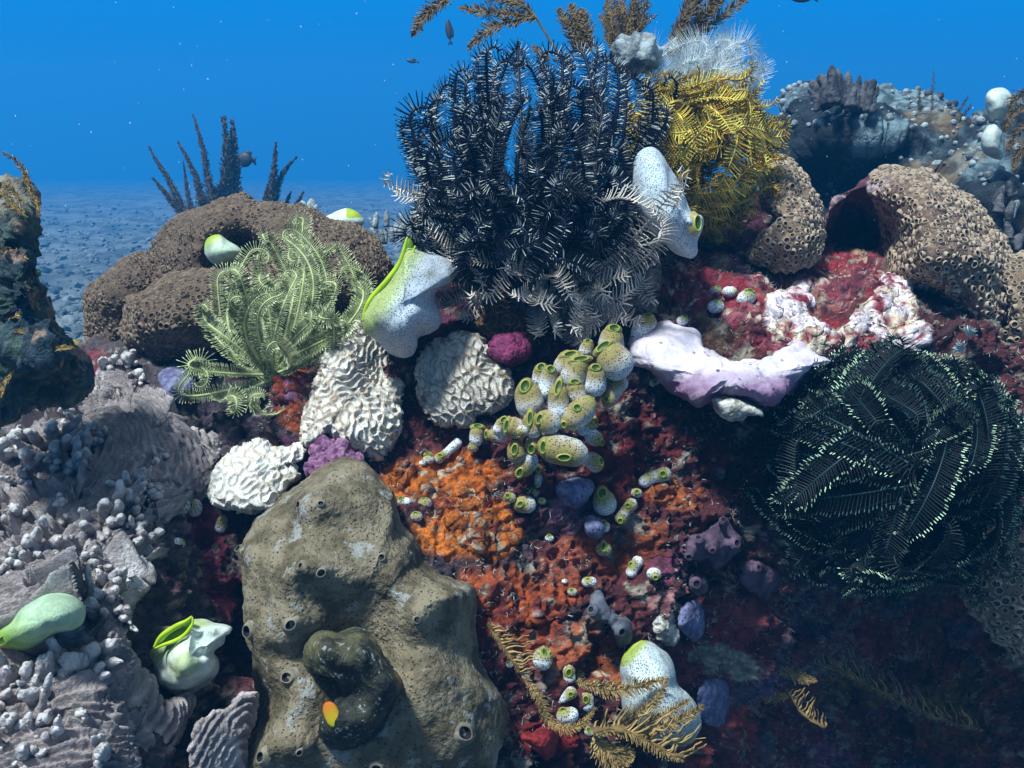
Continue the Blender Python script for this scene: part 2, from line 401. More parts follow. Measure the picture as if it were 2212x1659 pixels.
RING = lathe([(0.74, -0.25), (0.66, 0.12), (0.60, 0.34), (0.53, 0.40), (0.45, 0.32), (0.36, 0.12), (0.01, 0.08)], 10)
def polyps(parent, name, V, F, N, spacing, size, mats, seed, keep, n=9000, tall=1.0):
    p, q = scatter(V, F, N, n, spacing, seed, keep)
    g = np.random.default_rng(seed + 1)
    q = nrm(q + g.normal(0, 0.16, q.shape))
    tv = RING[0] * np.array([1, 1, tall])
    sv, sf = stamp(tv, RING[1], p, q, size * g.uniform(0.5, 1.22, len(p)), g.uniform(0, 6.28, len(p)), g.uniform(0.7, 1.1, len(p)))
    dark = (np.arange(len(RING[1])) // 10) >= 4
    o = mk(name, sv, sf, mats, parent=parent, midx=np.tile(dark.astype(int), len(p)))
    o['kind'] = 'stuff'
    return o

def feather(path, n, plen, hint, curl=0.35, lift=0.3, sweep=0.5, wid=0.10, rad=None, sides=(1, -1), rows=1, K=4, jit=0.12, seed=0, shape=None, radial=False, pale=1.0, palefrom=0.0, tidy=1.0):
    """arm with side pinnules: returns V, F, material index (0 back, 1 inner face, 2 tip, 3 arm)"""
    g = np.random.default_rng(seed)
    pth = smooth_open(path, n); T = nrm(np.gradient(pth, axis=0))
    hint = np.asarray(hint, float); Nn = nrm(hint - T * (T @ hint)[:, None] if hint.ndim == 1 else hint - T * np.sum(T * hint, 1, keepdims=True))
    S = np.cross(T, Nn); tt = np.linspace(0, 1, n)
    L = plen * (shape(tt) if shape else np.clip(0.55 + 1.6 * tt, 0, 1) * np.clip((1.04 - tt) * 5, 0.12, 1) ** 0.7)
    Vs, Fs, Ms, off = [], [], [], 0
    s = np.linspace(0, 1, K + 1)
    for row in range(rows):
        for sd in sides:
            ang = g.normal(0, 0.10 * tidy, n)
            if radial:
                th = g.uniform(0, 6.28, n); D = S * np.cos(th)[:, None] + Nn * np.sin(th)[:, None] + T * sweep
            else:
                D = S * sd * math.cos(sweep * 0.9) + T * (sweep + ang)[:, None] + Nn * (lift + row * 0.75 + g.normal(0, 0.12 * tidy, n))[:, None]
            D = nrm(D + g.normal(0, jit * 0.5 * tidy, (n, 3))); Lj = L * g.uniform(1 - jit, 1 + jit, n)
            cN = Nn if not radial else T
            pts = pth[:, None] + Lj[:, None, None] * (D[:, None] * s[None, :, None] + cN[:, None] * (curl * s ** 2)[None, :, None])
            w = (wid * plen) * (1 - 0.65 * s)
            A = pts + T[:, None] * w[None, :, None]; B = pts - T[:, None] * w[None, :, None]; C = pts - cN[:, None] * (w * 1.1)[None, :, None]
            V = np.stack([A, B, C], 2).reshape(-1, 3)
            m = K + 1; base = (np.arange(n) * m * 3)[:, None, None] + (np.arange(K) * 3)[None, :, None]
            q = np.array([[0, 1, 4, 3], [1, 2, 5, 4], [2, 0, 3, 5]])
            F = (base[..., None] + q[None, None]).reshape(-1, 4)
            mi = np.tile(np.array([1, 0, 0]), n * K).reshape(n, K, 3); mi[(g.random(n) > pale * (1 if row == 0 else .25)) | (tt < palefrom)] = 0; mi[:, -1, :] = 2
            Vs.append(V); Fs.append(F + off); Ms.append(mi.ravel()); off += len(V)
    r = plen * 0.085 if rad is None else rad
    tv, tf, _ = tube(pth, r * (1.15 - 0.8 * tt), 6)
    Vs.append(tv); Fs.append(tf[0] + off); Ms.append(np.full(len(tf[0]), 3))
    return np.vstack(Vs), np.vstack(Fs), np.concatenate(Ms)

def curl_path(b, c1, c2, tip, axis, r, turns, n=26):
    """bezier from b to tip, then a curl of radius r turning about axis"""
    b, c1, c2, tip = (np.asarray(x, float) for x in (b, c1, c2, tip))
    t = np.linspace(0, 1, n)[:, None]
    p = (1 - t) ** 3 * b + 3 * (1 - t) ** 2 * t * c1 + 3 * (1 - t) * t * t * c2 + t ** 3 * tip
    if turns <= 0: return p
    T = nrm(tip - c2); ax = nrm(axis - T * (T @ axis)); Nn = np.cross(ax, T)
    m = max(6, int(14 * turns)); a = np.linspace(0, 2 * math.pi * turns, m + 1)[1:, None]
    rr = r * (1 - 0.45 * a / (2 * math.pi * max(turns, .01)))
    q = tip + T * np.sin(a) * rr + Nn * (r - np.cos(a) * rr)
    return np.vstack([p, q])

# ------------------------------------------------------------------ the setting: seabed, rubble, reef rock, water haze
def build_seabed():
    ys = np.concatenate([np.linspace(-2.5, 1.0, 12)[:-1], np.geomspace(1.0, 42.0, 280)]); xs = np.linspace(-1, 1, 260)
    Y = np.repeat(ys[:, None], len(xs), 1); X = np.sign(xs)[None] * np.abs(xs)[None] ** 1.5 * np.minimum(33, 9 + np.maximum(Y, 0) * 0.7)
    Z = np.zeros_like(X); p = np.stack([X, Y, Z], -1)
    Z = 0.07 * fbm(p, 1.1, 3, 3) + 0.035 * fbm(p, 6.0, 4, 9, ridge=True) + 0.24 - 0.088 * np.maximum(Y, 0)
    p[..., 2] = Z
    o = mk('seabed', p.reshape(-1, 3), grid_faces(len(ys), len(xs))[:, ::-1], M['seabed'], world_space=True, origin=(0, 3, 0))
    tag(o, kind='structure')
    g = np.random.default_rng(5); n = 9000
    y = 1.5 * (14.0 / 1.5) ** g.random(n); x = (g.uniform(-0.72, 0.2, n)) * y
    q = np.stack([x, y, np.zeros(n)], -1); z = 0.07 * fbm(q, 1.1, 3, 3) + 0.035 * fbm(q, 6.0, 4, 9, ridge=True) + 0.24 - 0.088 * y
    q[:, 2] = z
    tv, tf, _ = lathe([(0.02, 0.75), (0.35, 0.62), (0.55, 0.3), (0.6, 0.0), (0.5, -0.3)], 7)
    tv = (tv + 0.30 * np.stack([noise(tv, 2.3, k) for k in (1, 2, 3)], -1)) * np.array([1, 1, .6])
    nn = nrm(np.stack([g.normal(0, .5, n), g.normal(0, .5, n), np.ones(n)], -1))
    V, F = stamp(tv, tf, q, nn, g.uniform(0.2, 1.0, n) ** 3 * 0.06 + 0.008, g.uniform(0, 6.28, n), g.uniform(0.35, 1.0, n))
    o = mk('coral_rubble', V, F, M['rubble'], world_space=True, origin=(0, 3, 0))
    tag(o, 'pale broken coral rubble covering the distant seabed', 'coral rubble', kind='stuff')

build_seabed()

DEP = """-150 1700 .41 0 1659 .42 300 1659 .43 550 1659 .50 800 1659 .47 1100 1659 .50 1400 1659 .57 1700 1659 .75 1950 1659 .84 2212 1659 .74 2420 1659 .66
-150 1400 .46 0 1400 .465 300 1400 .475 480 1400 .55 800 1400 .51 1050 1400 .515 1250 1400 .545 1500 1400 .60 1750 1400 .74 2000 1400 .80 2212 1400 .70
-150 1150 .53 0 1150 .525 300 1150 .525 500 1150 .56 700 1150 .54 950 1150 .555 1200 1150 .57 1400 1150 .585 1600 1150 .62 1900 1150 .68 2212 1150 .65
0 950 .61 300 950 .585 470 950 .63 650 950 .60 900 950 .60 1100 950 .59 1300 950 .60 1480 950 .62 1700 950 .65 2000 950 .66 2212 950 .66
100 800 .70 350 800 .68 560 800 .66 750 800 .63 1000 800 .63 1200 800 .63 1400 800 .62 1600 800 .61 1800 800 .63 2000 800 .66 2212 800 .71
150 690 .78 400 690 .76 750 690 .70 1000 690 .66 1250 690 .655 1450 690 .645 1650 690 .64 1850 690 .66 2050 690 .69 2212 690 .75
200 600 .90 500 600 .86 900 600 .74 1150 600 .70 1450 600 .68 1700 600 .69 1900 600 .72 2212 600 .85
900 500 .84 1150 500 .77 1450 500 .75 1650 500 .78 1850 500 .86 2212 500 1.0 1150 420 .86 1450 420 .82 1650 420 .86"""
_d = np.array(DEP.split(), float).reshape(-1, 3)
def _tps(r2): return np.where(r2 > 0, r2 * np.log(np.maximum(r2, 1e-12)), 0) * 0.5
_x = _d[:, :2] / 1000.0
_K = _tps(((_x[:, None] - _x[None]) ** 2).sum(-1)) + np.eye(len(_x)) * 1e-3
_A = np.block([[_K, np.column_stack([np.ones(len(_x)), _x])], [np.column_stack([np.ones(len(_x)), _x]).T, np.zeros((3, 3))]])
_w = np.linalg.solve(_A, np.concatenate([_d[:, 2], np.zeros(3)]))
def dep(u, v):
    """distance of the reef face along the view axis, without its roughness"""
    u, v = np.broadcast_arrays(np.asarray(u, float), np.asarray(v, float)); q = np.stack([u, v], -1) / 1000.0
    sh = q.shape[:-1]; q = q.reshape(-1, 2); out = np.empty(len(q))
    for i in range(0, len(q), 40000):
        c = q[i:i + 40000]
        out[i:i + 40000] = _tps(((c[:, None] - _x[None]) ** 2).sum(-1)) @ _w[:-3] + _w[-3] + c @ _w[-2:]
    return out.reshape(sh)

SKY_U = [-200, 90, 160, 215, 300, 700, 860, 960, 1150, 1400, 1550, 1660, 1760, 1800, 2100, 2212, 2420]
SKY_V = [820, 800, 770, 700, 640, 610, 590, 520, 470, 440, 420, 400, 520, 545, 560, 575, 580]

ZONES = [  # u, v, ru, rv, colour of the crust living there
    (970, 1030, 130, 60, (0.46, 0.115, 0.010)), (1010, 1150, 130, 70, (0.48, 0.13, 0.012)), (900, 1030, 60, 40, (0.42, 0.11, 0.01)),
    (640, 850, 60, 90, (0.24, 0.045, 0.012)), (690, 980, 60, 40, (0.20, 0.06, 0.14)), (730, 930, 40, 60, (0.14, 0.04, 0.09)),
    (1430, 1060, 110, 40, (0.34, 0.085, 0.018)), (1130, 1280, 160, 60, (0.28, 0.055, 0.015)), (1120, 1330, 90, 70, (0.24, 0.04, 0.012)), (1290, 1200, 120, 60, (0.26, 0.06, 0.03)),
    (1260, 1420, 120, 60, (0.30, 0.075, 0.03)), (1500, 620, 90, 60, (0.22, 0.010, 0.018)), (1480, 590, 60, 30, (0.30, 0.10, 0.09)),
    (1620, 640, 110, 60, (0.24, 0.018, 0.03)), (1820, 600, 160, 60, (0.25, 0.014, 0.026)), (1700, 590, 90, 30, (0.26, 0.03, 0.04)), (1680, 700, 110, 40, (0.24, 0.02, 0.03)), (1800, 720, 60, 50, (0.24, 0.018, 0.024)),
    (1930, 590, 120, 40, (0.34, 0.24, 0.16)), (1560, 690, 50, 45, (0.13, 0.07, 0.035)), (1750, 640, 120, 25, (0.26, 0.10, 0.08)),
    (1440, 1320, 40, 70, (0.42, 0.20, 0.19)), (1560, 1380, 60, 60, (0.20, 0.03, 0.04)), (1900, 1620, 250, 50, (0.16, 0.028, 0.018)), (2100, 1450, 120, 90, (0.20, 0.05, 0.02)), (2060, 1520, 70, 60, (0.20, 0.10, 0.012)), (1750, 1600, 90, 60, (0.17, 0.03, 0.03)),
    (1650, 1470, 60, 40, (0.16, 0.08, 0.16)), (1590, 1560, 50, 40, (0.34, 0.05, 0.04)), (1560, 1430, 50, 30, (0.30, 0.27, 0.22)), (1720, 1400, 60, 40, (0.16, 0.03, 0.05)), (1850, 1480, 90, 40, (0.20, 0.11, 0.03)), (2050, 1600, 90, 50, (0.26, 0.07, 0.02)), (1800, 1620, 60, 40, (0.22, 0.06, 0.12)), (1480, 1600, 50, 40, (0.24, 0.05, 0.04)), (1380, 1180, 60, 50, (0.30, 0.07, 0.02)), (1480, 1200, 50, 40, (0.20, 0.05, 0.10)), (1250, 1100, 60, 40, (0.20, 0.09, 0.14)),
    (470, 1270, 60, 60, (0.26, 0.06, 0.09)), (440, 1160, 60, 50, (0.16, 0.02, 0.05)), (150, 790, 90, 40, (0.18, 0.04, 0.05)), (1170, 1590, 60, 60, (0.17, 0.008, 0.010)), (1080, 700, 260, 60, (0.11, 0.02, 0.045)),
    (460, 900, 90, 70, (0.05, 0.035, 0.05)), (1560, 480, 80, 60, (0.12, 0.035, 0.07)), (1640, 560, 60, 40, (0.10, 0.05, 0.09)), (1350, 960, 120, 140, (0.105, 0.010, 0.012)), (1540, 1000, 70, 90, (0.10, 0.012, 0.014))]

def build_rock():
    us = np.linspace(-200, 2420, 640); vt = np.interp(us, SKY_U, SKY_V)
    q = np.column_stack([us * 0.02, np.zeros((len(us), 2))]); vt = vt + 14 * fbm(q, 2.0, 4, 2)
    t = np.linspace(0, 1, 460) ** 1.12
    U = np.repeat(us[None], len(t), 0); Vv = vt[None] + (1760 - vt[None]) * t[:, None]
    D = dep(U, Vv)
    D = D + 0.07 * np.exp(-t[:, None] / 0.03)                                      # rounds over at the crest
    k = np.arange(10, 0, -1)[:, None]
    Ub = np.repeat(us[None], 10, 0); Vb = vt[None] + k * 12.0; Db = D[0][None] + 0.03 * k + 0.004 * k * k
    U = np.vstack([Ub, U]); Vv = np.vstack([Vb, Vv]); D = np.vstack([Db, D]); sh = U.shape
    V = P(U, Vv, D).reshape(-1, 3); F = grid_faces(*sh)
    N = vnormals(V, F)
    if N[:, 1].mean() > 0: N = -N; F = F[:, ::-1]
    h = 0.020 * fbm(V, 13, 3, 1) + 0.015 * fbm(V, 48, 4, 7, gain=0.6) + 0.006 * fbm(V, 170, 3, 21, ridge=True)
    pit = fbm(V, 34, 3, 40); h = h - 0.016 * sstep(pit, 0.12, 0.45)
    h = h * (1 - .55 * sstep(N[:, 2], .45, .85))
    V = V + N * h[:, None]
    N = vnormals(V, F)
    # crust colours: living sponges and algae in patches with ragged borders
    u, v = U.ravel(), Vv.ravel()
    wu = 60 * fbm(V, 30, 4, 51, gain=.6); wv = 60 * fbm(V, 30, 4, 52, gain=.6)
    base = np.array([0.085, 0.018, 0.020])[None] * (1 + 0.5 * fbm(V, 60, 3, 60))[:, None]
    blu = sstep(fbm(V, 22, 3, 61), 0.05, 0.35)[:, None]; base = base * (1 - blu) + np.array([0.05, 0.035, 0.045]) * blu
    bl = sstep(-(u - 520), -40, 60)[:, None]; base = base * (1 - bl) + np.array([0.07, 0.055, 0.06]) * bl
    lr = (sstep(u, 1380, 1560) * sstep(v, 1180, 1320))[:, None]; base = base * (1 + 1.2 * lr)  # lower right rock colour lightened to make up for weak light there
    c = base
    for zu, zv, ru, rv, zc in ZONES:
        e = np.sqrt(((u + wu - zu) / ru) ** 2 + ((v + wv - zv) / rv) ** 2); a = sstep(-e, -1.12, -0.8)[:, None]
        c = c * (1 - a) + np.array(zc) * a
    pale = sstep(fbm(V, 75, 4, 70, gain=.65), 0.22, 0.34)[:, None] * 0.85
    c = c * (1 - pale) + np.array([0.27, 0.24, 0.19]) * pale
    drk = sstep(fbm(V, 50, 4, 71, gain=.6), 0.15, 0.4)[:, None] * 0.6; c = c * (1 - drk) + np.array([0.06, 0.012, 0.016]) * drk
    o = mk('reef_rock', V, F, M['rock'], origin=P(1106, 1000, 0.6), col=np.clip(c, 0.003, 1))
    tag(o, kind='structure')
    return V, F, N, u, v

RV, RF, RN, RU, RW = build_rock()
def on(u, v, lift=0.0):
    """distance of the rough rock at (u,v), minus lift"""
    j = np.argmin((RU - u) ** 2 + (RW - v) ** 2); return RV[j, 1] - lift
def jn(u, v): return RN[np.argmin((RU - u) ** 2 + (RW - v) ** 2)]

def build_turf():
    g = np.random.default_rng(9)
    sel = RF[(RU[RF[:, 0]] > 560) & (RW[RF[:, 0]] > 480)]
    keep = lambda p, q: (fbm(p, 42, 3, 90) > -0.02) & (q[:, 1] < 0.1)
    p, q = scatter(RV, sel, RN, 42000, 0.0011, 4, keep)
    n = len(p); K = 4; s = np.linspace(0, 1, K)
    Vs, Fs, off = [], [], 0
    for b in range(6):
        d = nrm(q + g.normal(0, 0.75, (n, 3))); c = g.normal(0, 0.5, (n, 3)); L = g.uniform(0.0007, 0.0026, n)
        w = nrm(np.cross(d, g.normal(size=(n, 3)))) * (g.uniform(0.00012, 0.00030, n))[:, None]
        pt = p[:, None] + L[:, None, None] * (d[:, None] * s[None, :, None] + c[:, None] * (s ** 2)[None, :, None])
        ww = w[:, None] * (1 - 0.6 * s)[None, :, None]
        V = np.stack([pt - ww, pt + ww], 2).reshape(-1, 3)
        base = (np.arange(n) * K * 2)[:, None] + (np.arange(K - 1) * 2)[None]
        F = np.stack([base, base + 1, base + 3, base + 2], -1).reshape(-1, 4); Vs.append(V); Fs.append(F + off); off += len(V)
    o = mk('turf_algae', np.vstack(Vs), np.vstack(Fs), M['turf'], origin=P(1106, 1000, 0.6))
    tag(o, 'pale grey turf algae fuzz growing in tufts over the red and orange reef rock', 'turf algae', kind='stuff')
build_turf()

def build_haze():
    V = np.array([[x, y, z] for x in (-34, 34) for y in (-3, 45) for z in (-5.2, 1.25)], float)
    F = np.array([[0, 1, 3, 2], [4, 6, 7, 5], [0, 4, 5, 1], [2, 3, 7, 6], [0, 2, 6, 4], [1, 5, 7, 3]])
    m = bpy.data.materials.new('blue_water'); m.use_nodes = True; n = m.node_tree.nodes; n.clear()
    o = n.new('ShaderNodeOutputMaterial'); v = n.new('ShaderNodeVolumePrincipled')
    v.inputs['Color'].default_value = (0.03, 0.36, 0.80, 1); v.inputs['Density'].default_value = 0.068; v.inputs['Anisotropy'].default_value = 0.2
    m.node_tree.links.new(v.outputs[0], o.inputs['Volume'])
    ob = mk('haze', V, F, m, world_space=True, origin=(0, 0, 0), smooth=False); tag(ob, 'blue haze of the sea water', 'water', kind='stuff')
build_haze()

# coordinate readers for the enlarged views the shapes were measured in
def zz(pts, u0, v0, k): return np.asarray(pts, float).reshape(-1, 2) * k + np.array([u0, v0])
ZC = lambda *p: zz(p, 1382.4, 0, .4166)
ZD = lambda *p: zz(p, 0, 518.4, .3646)
ZE = lambda *p: zz(p, 0, 1036.8, .375)
ZF = lambda *p: zz(p, 518.4, 950.4, .4269)
ZG = lambda *p: zz(p, 604.8, 518.4, .3125)
ZH = lambda *p: zz(p, 864, 604.8, .3646)
ZI = lambda *p: zz(p, 993.6, 1123.2, .3229)
ZK = lambda *p: zz(p, 1468.8, 1123.2, .3359)
ZL = lambda *p: zz(p, 1382.4, 432, .3125)

# ------------------------------------------------------------------ brown colony of small ringed polyps on the left
def build_brown():
    t = thing('boulder_coral', 'brown lobed colony dotted all over with dark ringed polyps, behind the green feather star', 'coral', P(500, 640, .76))
    lobes = [  # outline, centre, d, front, back, bumps
        ([(330, 560), (352, 505), (400, 470), (450, 452), (500, 436), (525, 427), (560, 441), (600, 446), (660, 452), (720, 480), (780, 492), (815, 520), (840, 570), (865, 620), (820, 680), (700, 720), (500, 720), (370, 660)],
         (600, 570), lambda u, v: 0.80 + 0 * u + (v - 570) * -0.0002, 0.10, 0.12, [(520, 560, 60, -0.10), (460, 490, 70, 0.03), (640, 500, 90, 0.03)]),
        ([(262, 690), (276, 652), (320, 620), (360, 592), (430, 575), (480, 570), (545, 570), (600, 590), (640, 640), (600, 720), (520, 770), (430, 790), (360, 788), (300, 760), (268, 730)],
         (430, 680), 0.73, 0.085, 0.09, [(350, 700, 60, 0.015)]),
        ([(182, 660), (190, 620), (230, 580), (290, 545), (350, 560), (380, 600), (360, 640), (300, 680), (270, 730), (250, 770), (225, 790), (200, 760), (188, 710)],
         (265, 660), 0.78, 0.05, 0.06, [(240, 640, 40, 0.01)]),
        ([(560, 560), (600, 520), (660, 490), (730, 490), (800, 520), (850, 570), (860, 640), (800, 700), (680, 720), (580, 680)], (700, 600), 0.77, 0.08, 0.08, []),
    ]
    for i, (o, c, d, fr, bk, bm) in enumerate(lobes):
        V, F, N, uv = pillow(o, c, d, fr, bk, 200, 46, bm, lambda p, n: 0.007 * fbm(p, 28, 3, 5) + 0.002 * fbm(p, 130, 2, 6), ripple=5, seed=i)
        ob = mk('lobe', V, F, M['browncoral'], parent=t)
        polyps(t, 'polyp_field', V, F[0], N, 0.0033 if i != 1 else 0.0042, 0.0030 if i != 1 else 0.0039, [M['brownring'], M['polypdark']], 30 + i, lambda p, q: (q[:, 1] < 0.25), 16000, 0.9)
build_brown()

# ------------------------------------------------------------------ meandering (brain) corals
def brain(label, outline, center, d, front, back, wave, amp, seed, bumps=(), tone=1.0, brown=(0.27, 0.195, 0.13), white=(0.62, 0.57, 0.49), part=False):
    def disp(p, n):
        f = labyrinth(p, wave * 1.28, seed); return amp * (np.exp(-(f / .55) ** 2) - 0.5) + 0.00035 * np.sin(fbm(p, 120, 2, seed + 3) * 30 + labyrinth(p, wave * 0.28, seed + 9) * 3) + 0.002 * fbm(p, 60, 3, seed)
    V, F, N, uv = pillow(outline, center, d, front, back, 460, 150, bumps, disp, pw=2.4, ripple=4, seed=seed)
    f = labyrinth(V, wave * 1.28, seed); f = np.exp(-(f / .55) ** 2) * 2 - .95; sep = 0.5 + 0.5 * np.sin(fbm(V, 120, 2, seed + 3) * 30 + labyrinth(V, wave * 0.28, seed + 9) * 3)
    a = np.clip(sstep(f, -0.35, 0.75) + 0.25 * (sep - 0.5), 0, 1)[:, None]
    c = (np.array(white) * (1 - a) + np.array(brown) * a) * tone if not part else (np.array(brown) * (1 - a) + np.array(white) * a) * tone
    o = mk('brain_coral', V, F, M['brain'], col=c)
    return tag(o, label, 'coral')
brain('round cream and brown meandering coral disc between the big squirt and the squirt cluster', ZG(980,780,1050,720,1150,680,1250,640,1400,690,1480,830,1560,880,1600,960,1605,1050,1560,1140,1470,1190,1350,1210,1330,1260,1290,1290,1150,1295,1060,1270,1010,1200,980,1120,960,1000,940,900), (1000, 830), lambda u, v: 0.605 - (v - 820) * 0.00012 - (u - 1000) * 0.00004, 0.018, 0.03, 0.0054, 0.0024, 3)
brain('large white meandering coral block below the big squirt, right of the red rock patch', ZG(530,560,600,640,680,720,740,790,780,860,800,930,860,1000,830,1120,830,1290,780,1400,720,1510,640,1520,560,1480,420,1400,330,1340,200,1420,150,1380,150,1280,180,1180,230,1050,250,980,300,880,290,820,360,740,430,690,510,600), (770, 840), lambda u, v: 0.62 - (v - 840) * 0.00022, 0.028, 0.04, 0.0058, 0.0027, 5, [(820, 800, 50, -0.02), (730, 790, 50, 0.012), (740, 940, 60, 0.016)], white=(0.72, 0.67, 0.58), brown=(0.38, 0.285, 0.20))
brain('bright white meandering coral plate left of the olive sponge', ZD(1450,1210,1560,1180,1640,1240,1800,1200,1790,1290,1735,1310,1770,1400,1700,1450,1640,1560,1560,1600,1400,1600,1280,1570,1240,1510,1260,1420,1300,1330,1370,1270), (545, 1030), lambda u, v: 0.56 - (v - 1030) * 0.00035, 0.02, 0.03, 0.0058, 0.0022, 8, white=(0.80, 0.78, 0.72), brown=(0.56, 0.48, 0.38))
brain('dark rust brown rounded coral under the pale feather star arms', ZG(1390,370,1490,300,1640,320,1700,430,1690,540,1760,620,1740,720,1640,760,1500,720,1380,640,1330,600,1370,520), (1085, 665), 0.635, 0.022, 0.03, 0.0052, 0.0022, 12, white=(0.10, 0.045, 0.02), brown=(0.19, 0.095, 0.045))
brain('grey tan honeycomb coral knob at the right foot of the pale feather star', [(1330, 600), (1350, 550), (1385, 515), (1418, 520), (1424, 600), (1420, 660), (1412, 690), (1370, 690), (1335, 670)], (1385, 605), 0.665, 0.03, 0.03, 0.0056, 0.003, 14, white=(0.34, 0.28, 0.22), brown=(0.17, 0.12, 0.085))

# ------------------------------------------------------------------ cup corals on the right
def cup_colony(label, outline, center, d, front, back, bumps, spacing, size, seed, zone=None, colour=None, tall=1.1):
    t = thing('cup_coral', label, 'coral', P(center[0], center[1], d if not callable(d) else float(d(center[0], center[1]))))
    V, F, N, uv = pillow(outline, center, d, front, back, 260, 60, bumps, lambda p, n: 0.006 * fbm(p, 30, 3, seed) + 0.002 * fbm(p, 110, 3, seed + 1), ripple=5, seed=seed)
    c = np.tile(np.array([[0.18, 0.118, 0.085]]), (len(V), 1))
    if colour is not None: c = colour(uv, V, c)
    mk('colony_body', V, F, M['rock'] if colour is not None else M['cupcoral'], parent=t, col=c)
    def keep(p, q):
        k = q[:, 1] < 0.35
        if zone is not None:
            uu = p[:, 0] / (PX * p[:, 1]) + 1106; vv = 829.5 - p[:, 2] / (PX * p[:, 1]); k &= zone(uu, vv)
        return k
    polyps(t, 'polyp_field', V, F[0], N, spacing, size, [M['cupring'], M['polypdark']], seed, keep, 16000, tall)
    return t
def boulder_colour(uv, V, c):
    w = 40 * fbm(V, 26, 4, 7)
    a = sstep(-(uv[:, 0] + w - 1912), -25, 25)[:, None]; pk = sstep(fbm(V, 60, 4, 8), -0.02, 0.2)[:, None]
    low = sstep(uv[:, 1] + w - 480, -40, 30)[:, None] * a
    crust = np.array([0.13, 0.035, 0.05]) * (1 - pk) + np.array([0.42, 0.32, 0.33]) * pk
    crust = crust * (1 - low) + np.array([0.055, 0.012, 0.018]) * low
    return c * (1 - a) + crust * a
cup_colony('big rounded cup coral boulder with ringed openings and a dark red hollow on its left', ZC(930,1360,950,1200,1000,1060,1080,990,1140,940,1270,880,1330,880,1450,885,1540,910,1650,1000,1760,1080,1830,1190,1880,1250,1925,1380,1935,1600,1900,1720,1780,1760,1600,1640,1420,1560,1250,1500,1050,1410), (1985, 540), lambda u, v: 0.78 - (v - 540) * 0.00012, 0.13, 0.14,
           [(1848, 515, 95, -0.24, 80), (2080, 640, 90, -0.02), (1980, 690, 80, -0.10)], 0.0045, 0.0042, 41, lambda u, v: (u > 1905 + 0.25 * (v - 420) * (v > 420) - 20) & (v < 690), boulder_colour)
cup_colony('tan cup coral column under the golden feather star', ZC(690,830,760,830,830,900,900,1000,940,1120,950,1200,940,1290,900,1370,750,1400,640,1370,565,1340,610,1240,690,1180,700,1120,640,1060,650,950), (1705, 470), lambda u, v: 0.73 - (v - 470) * 0.0002, 0.05, 0.08, [], 0.0039, 0.0037, 42)
cup_colony('strip of tan cup coral at the right edge beside the boulder', [(2150, 570), (2185, 555), (2260, 550), (2300, 700), (2260, 850), (2190, 800), (2140, 770), (2110, 750), (2120, 725), (2165, 740), (2175, 660)], (2215, 690), 0.74, 0.04, 0.06, [], 0.0040, 0.0038, 43)
cup_colony('shaded cup coral with large rings at the lower right edge, below the dark feather star', [(2100, 1190), (2150, 1120), (2230, 1085), (2330, 1150), (2340, 1330), (2250, 1430), (2170, 1400), (2110, 1330), (2085, 1260)], (2210, 1260), 0.68, 0.05, 0.06, [], 0.0048, 0.0049, 44)

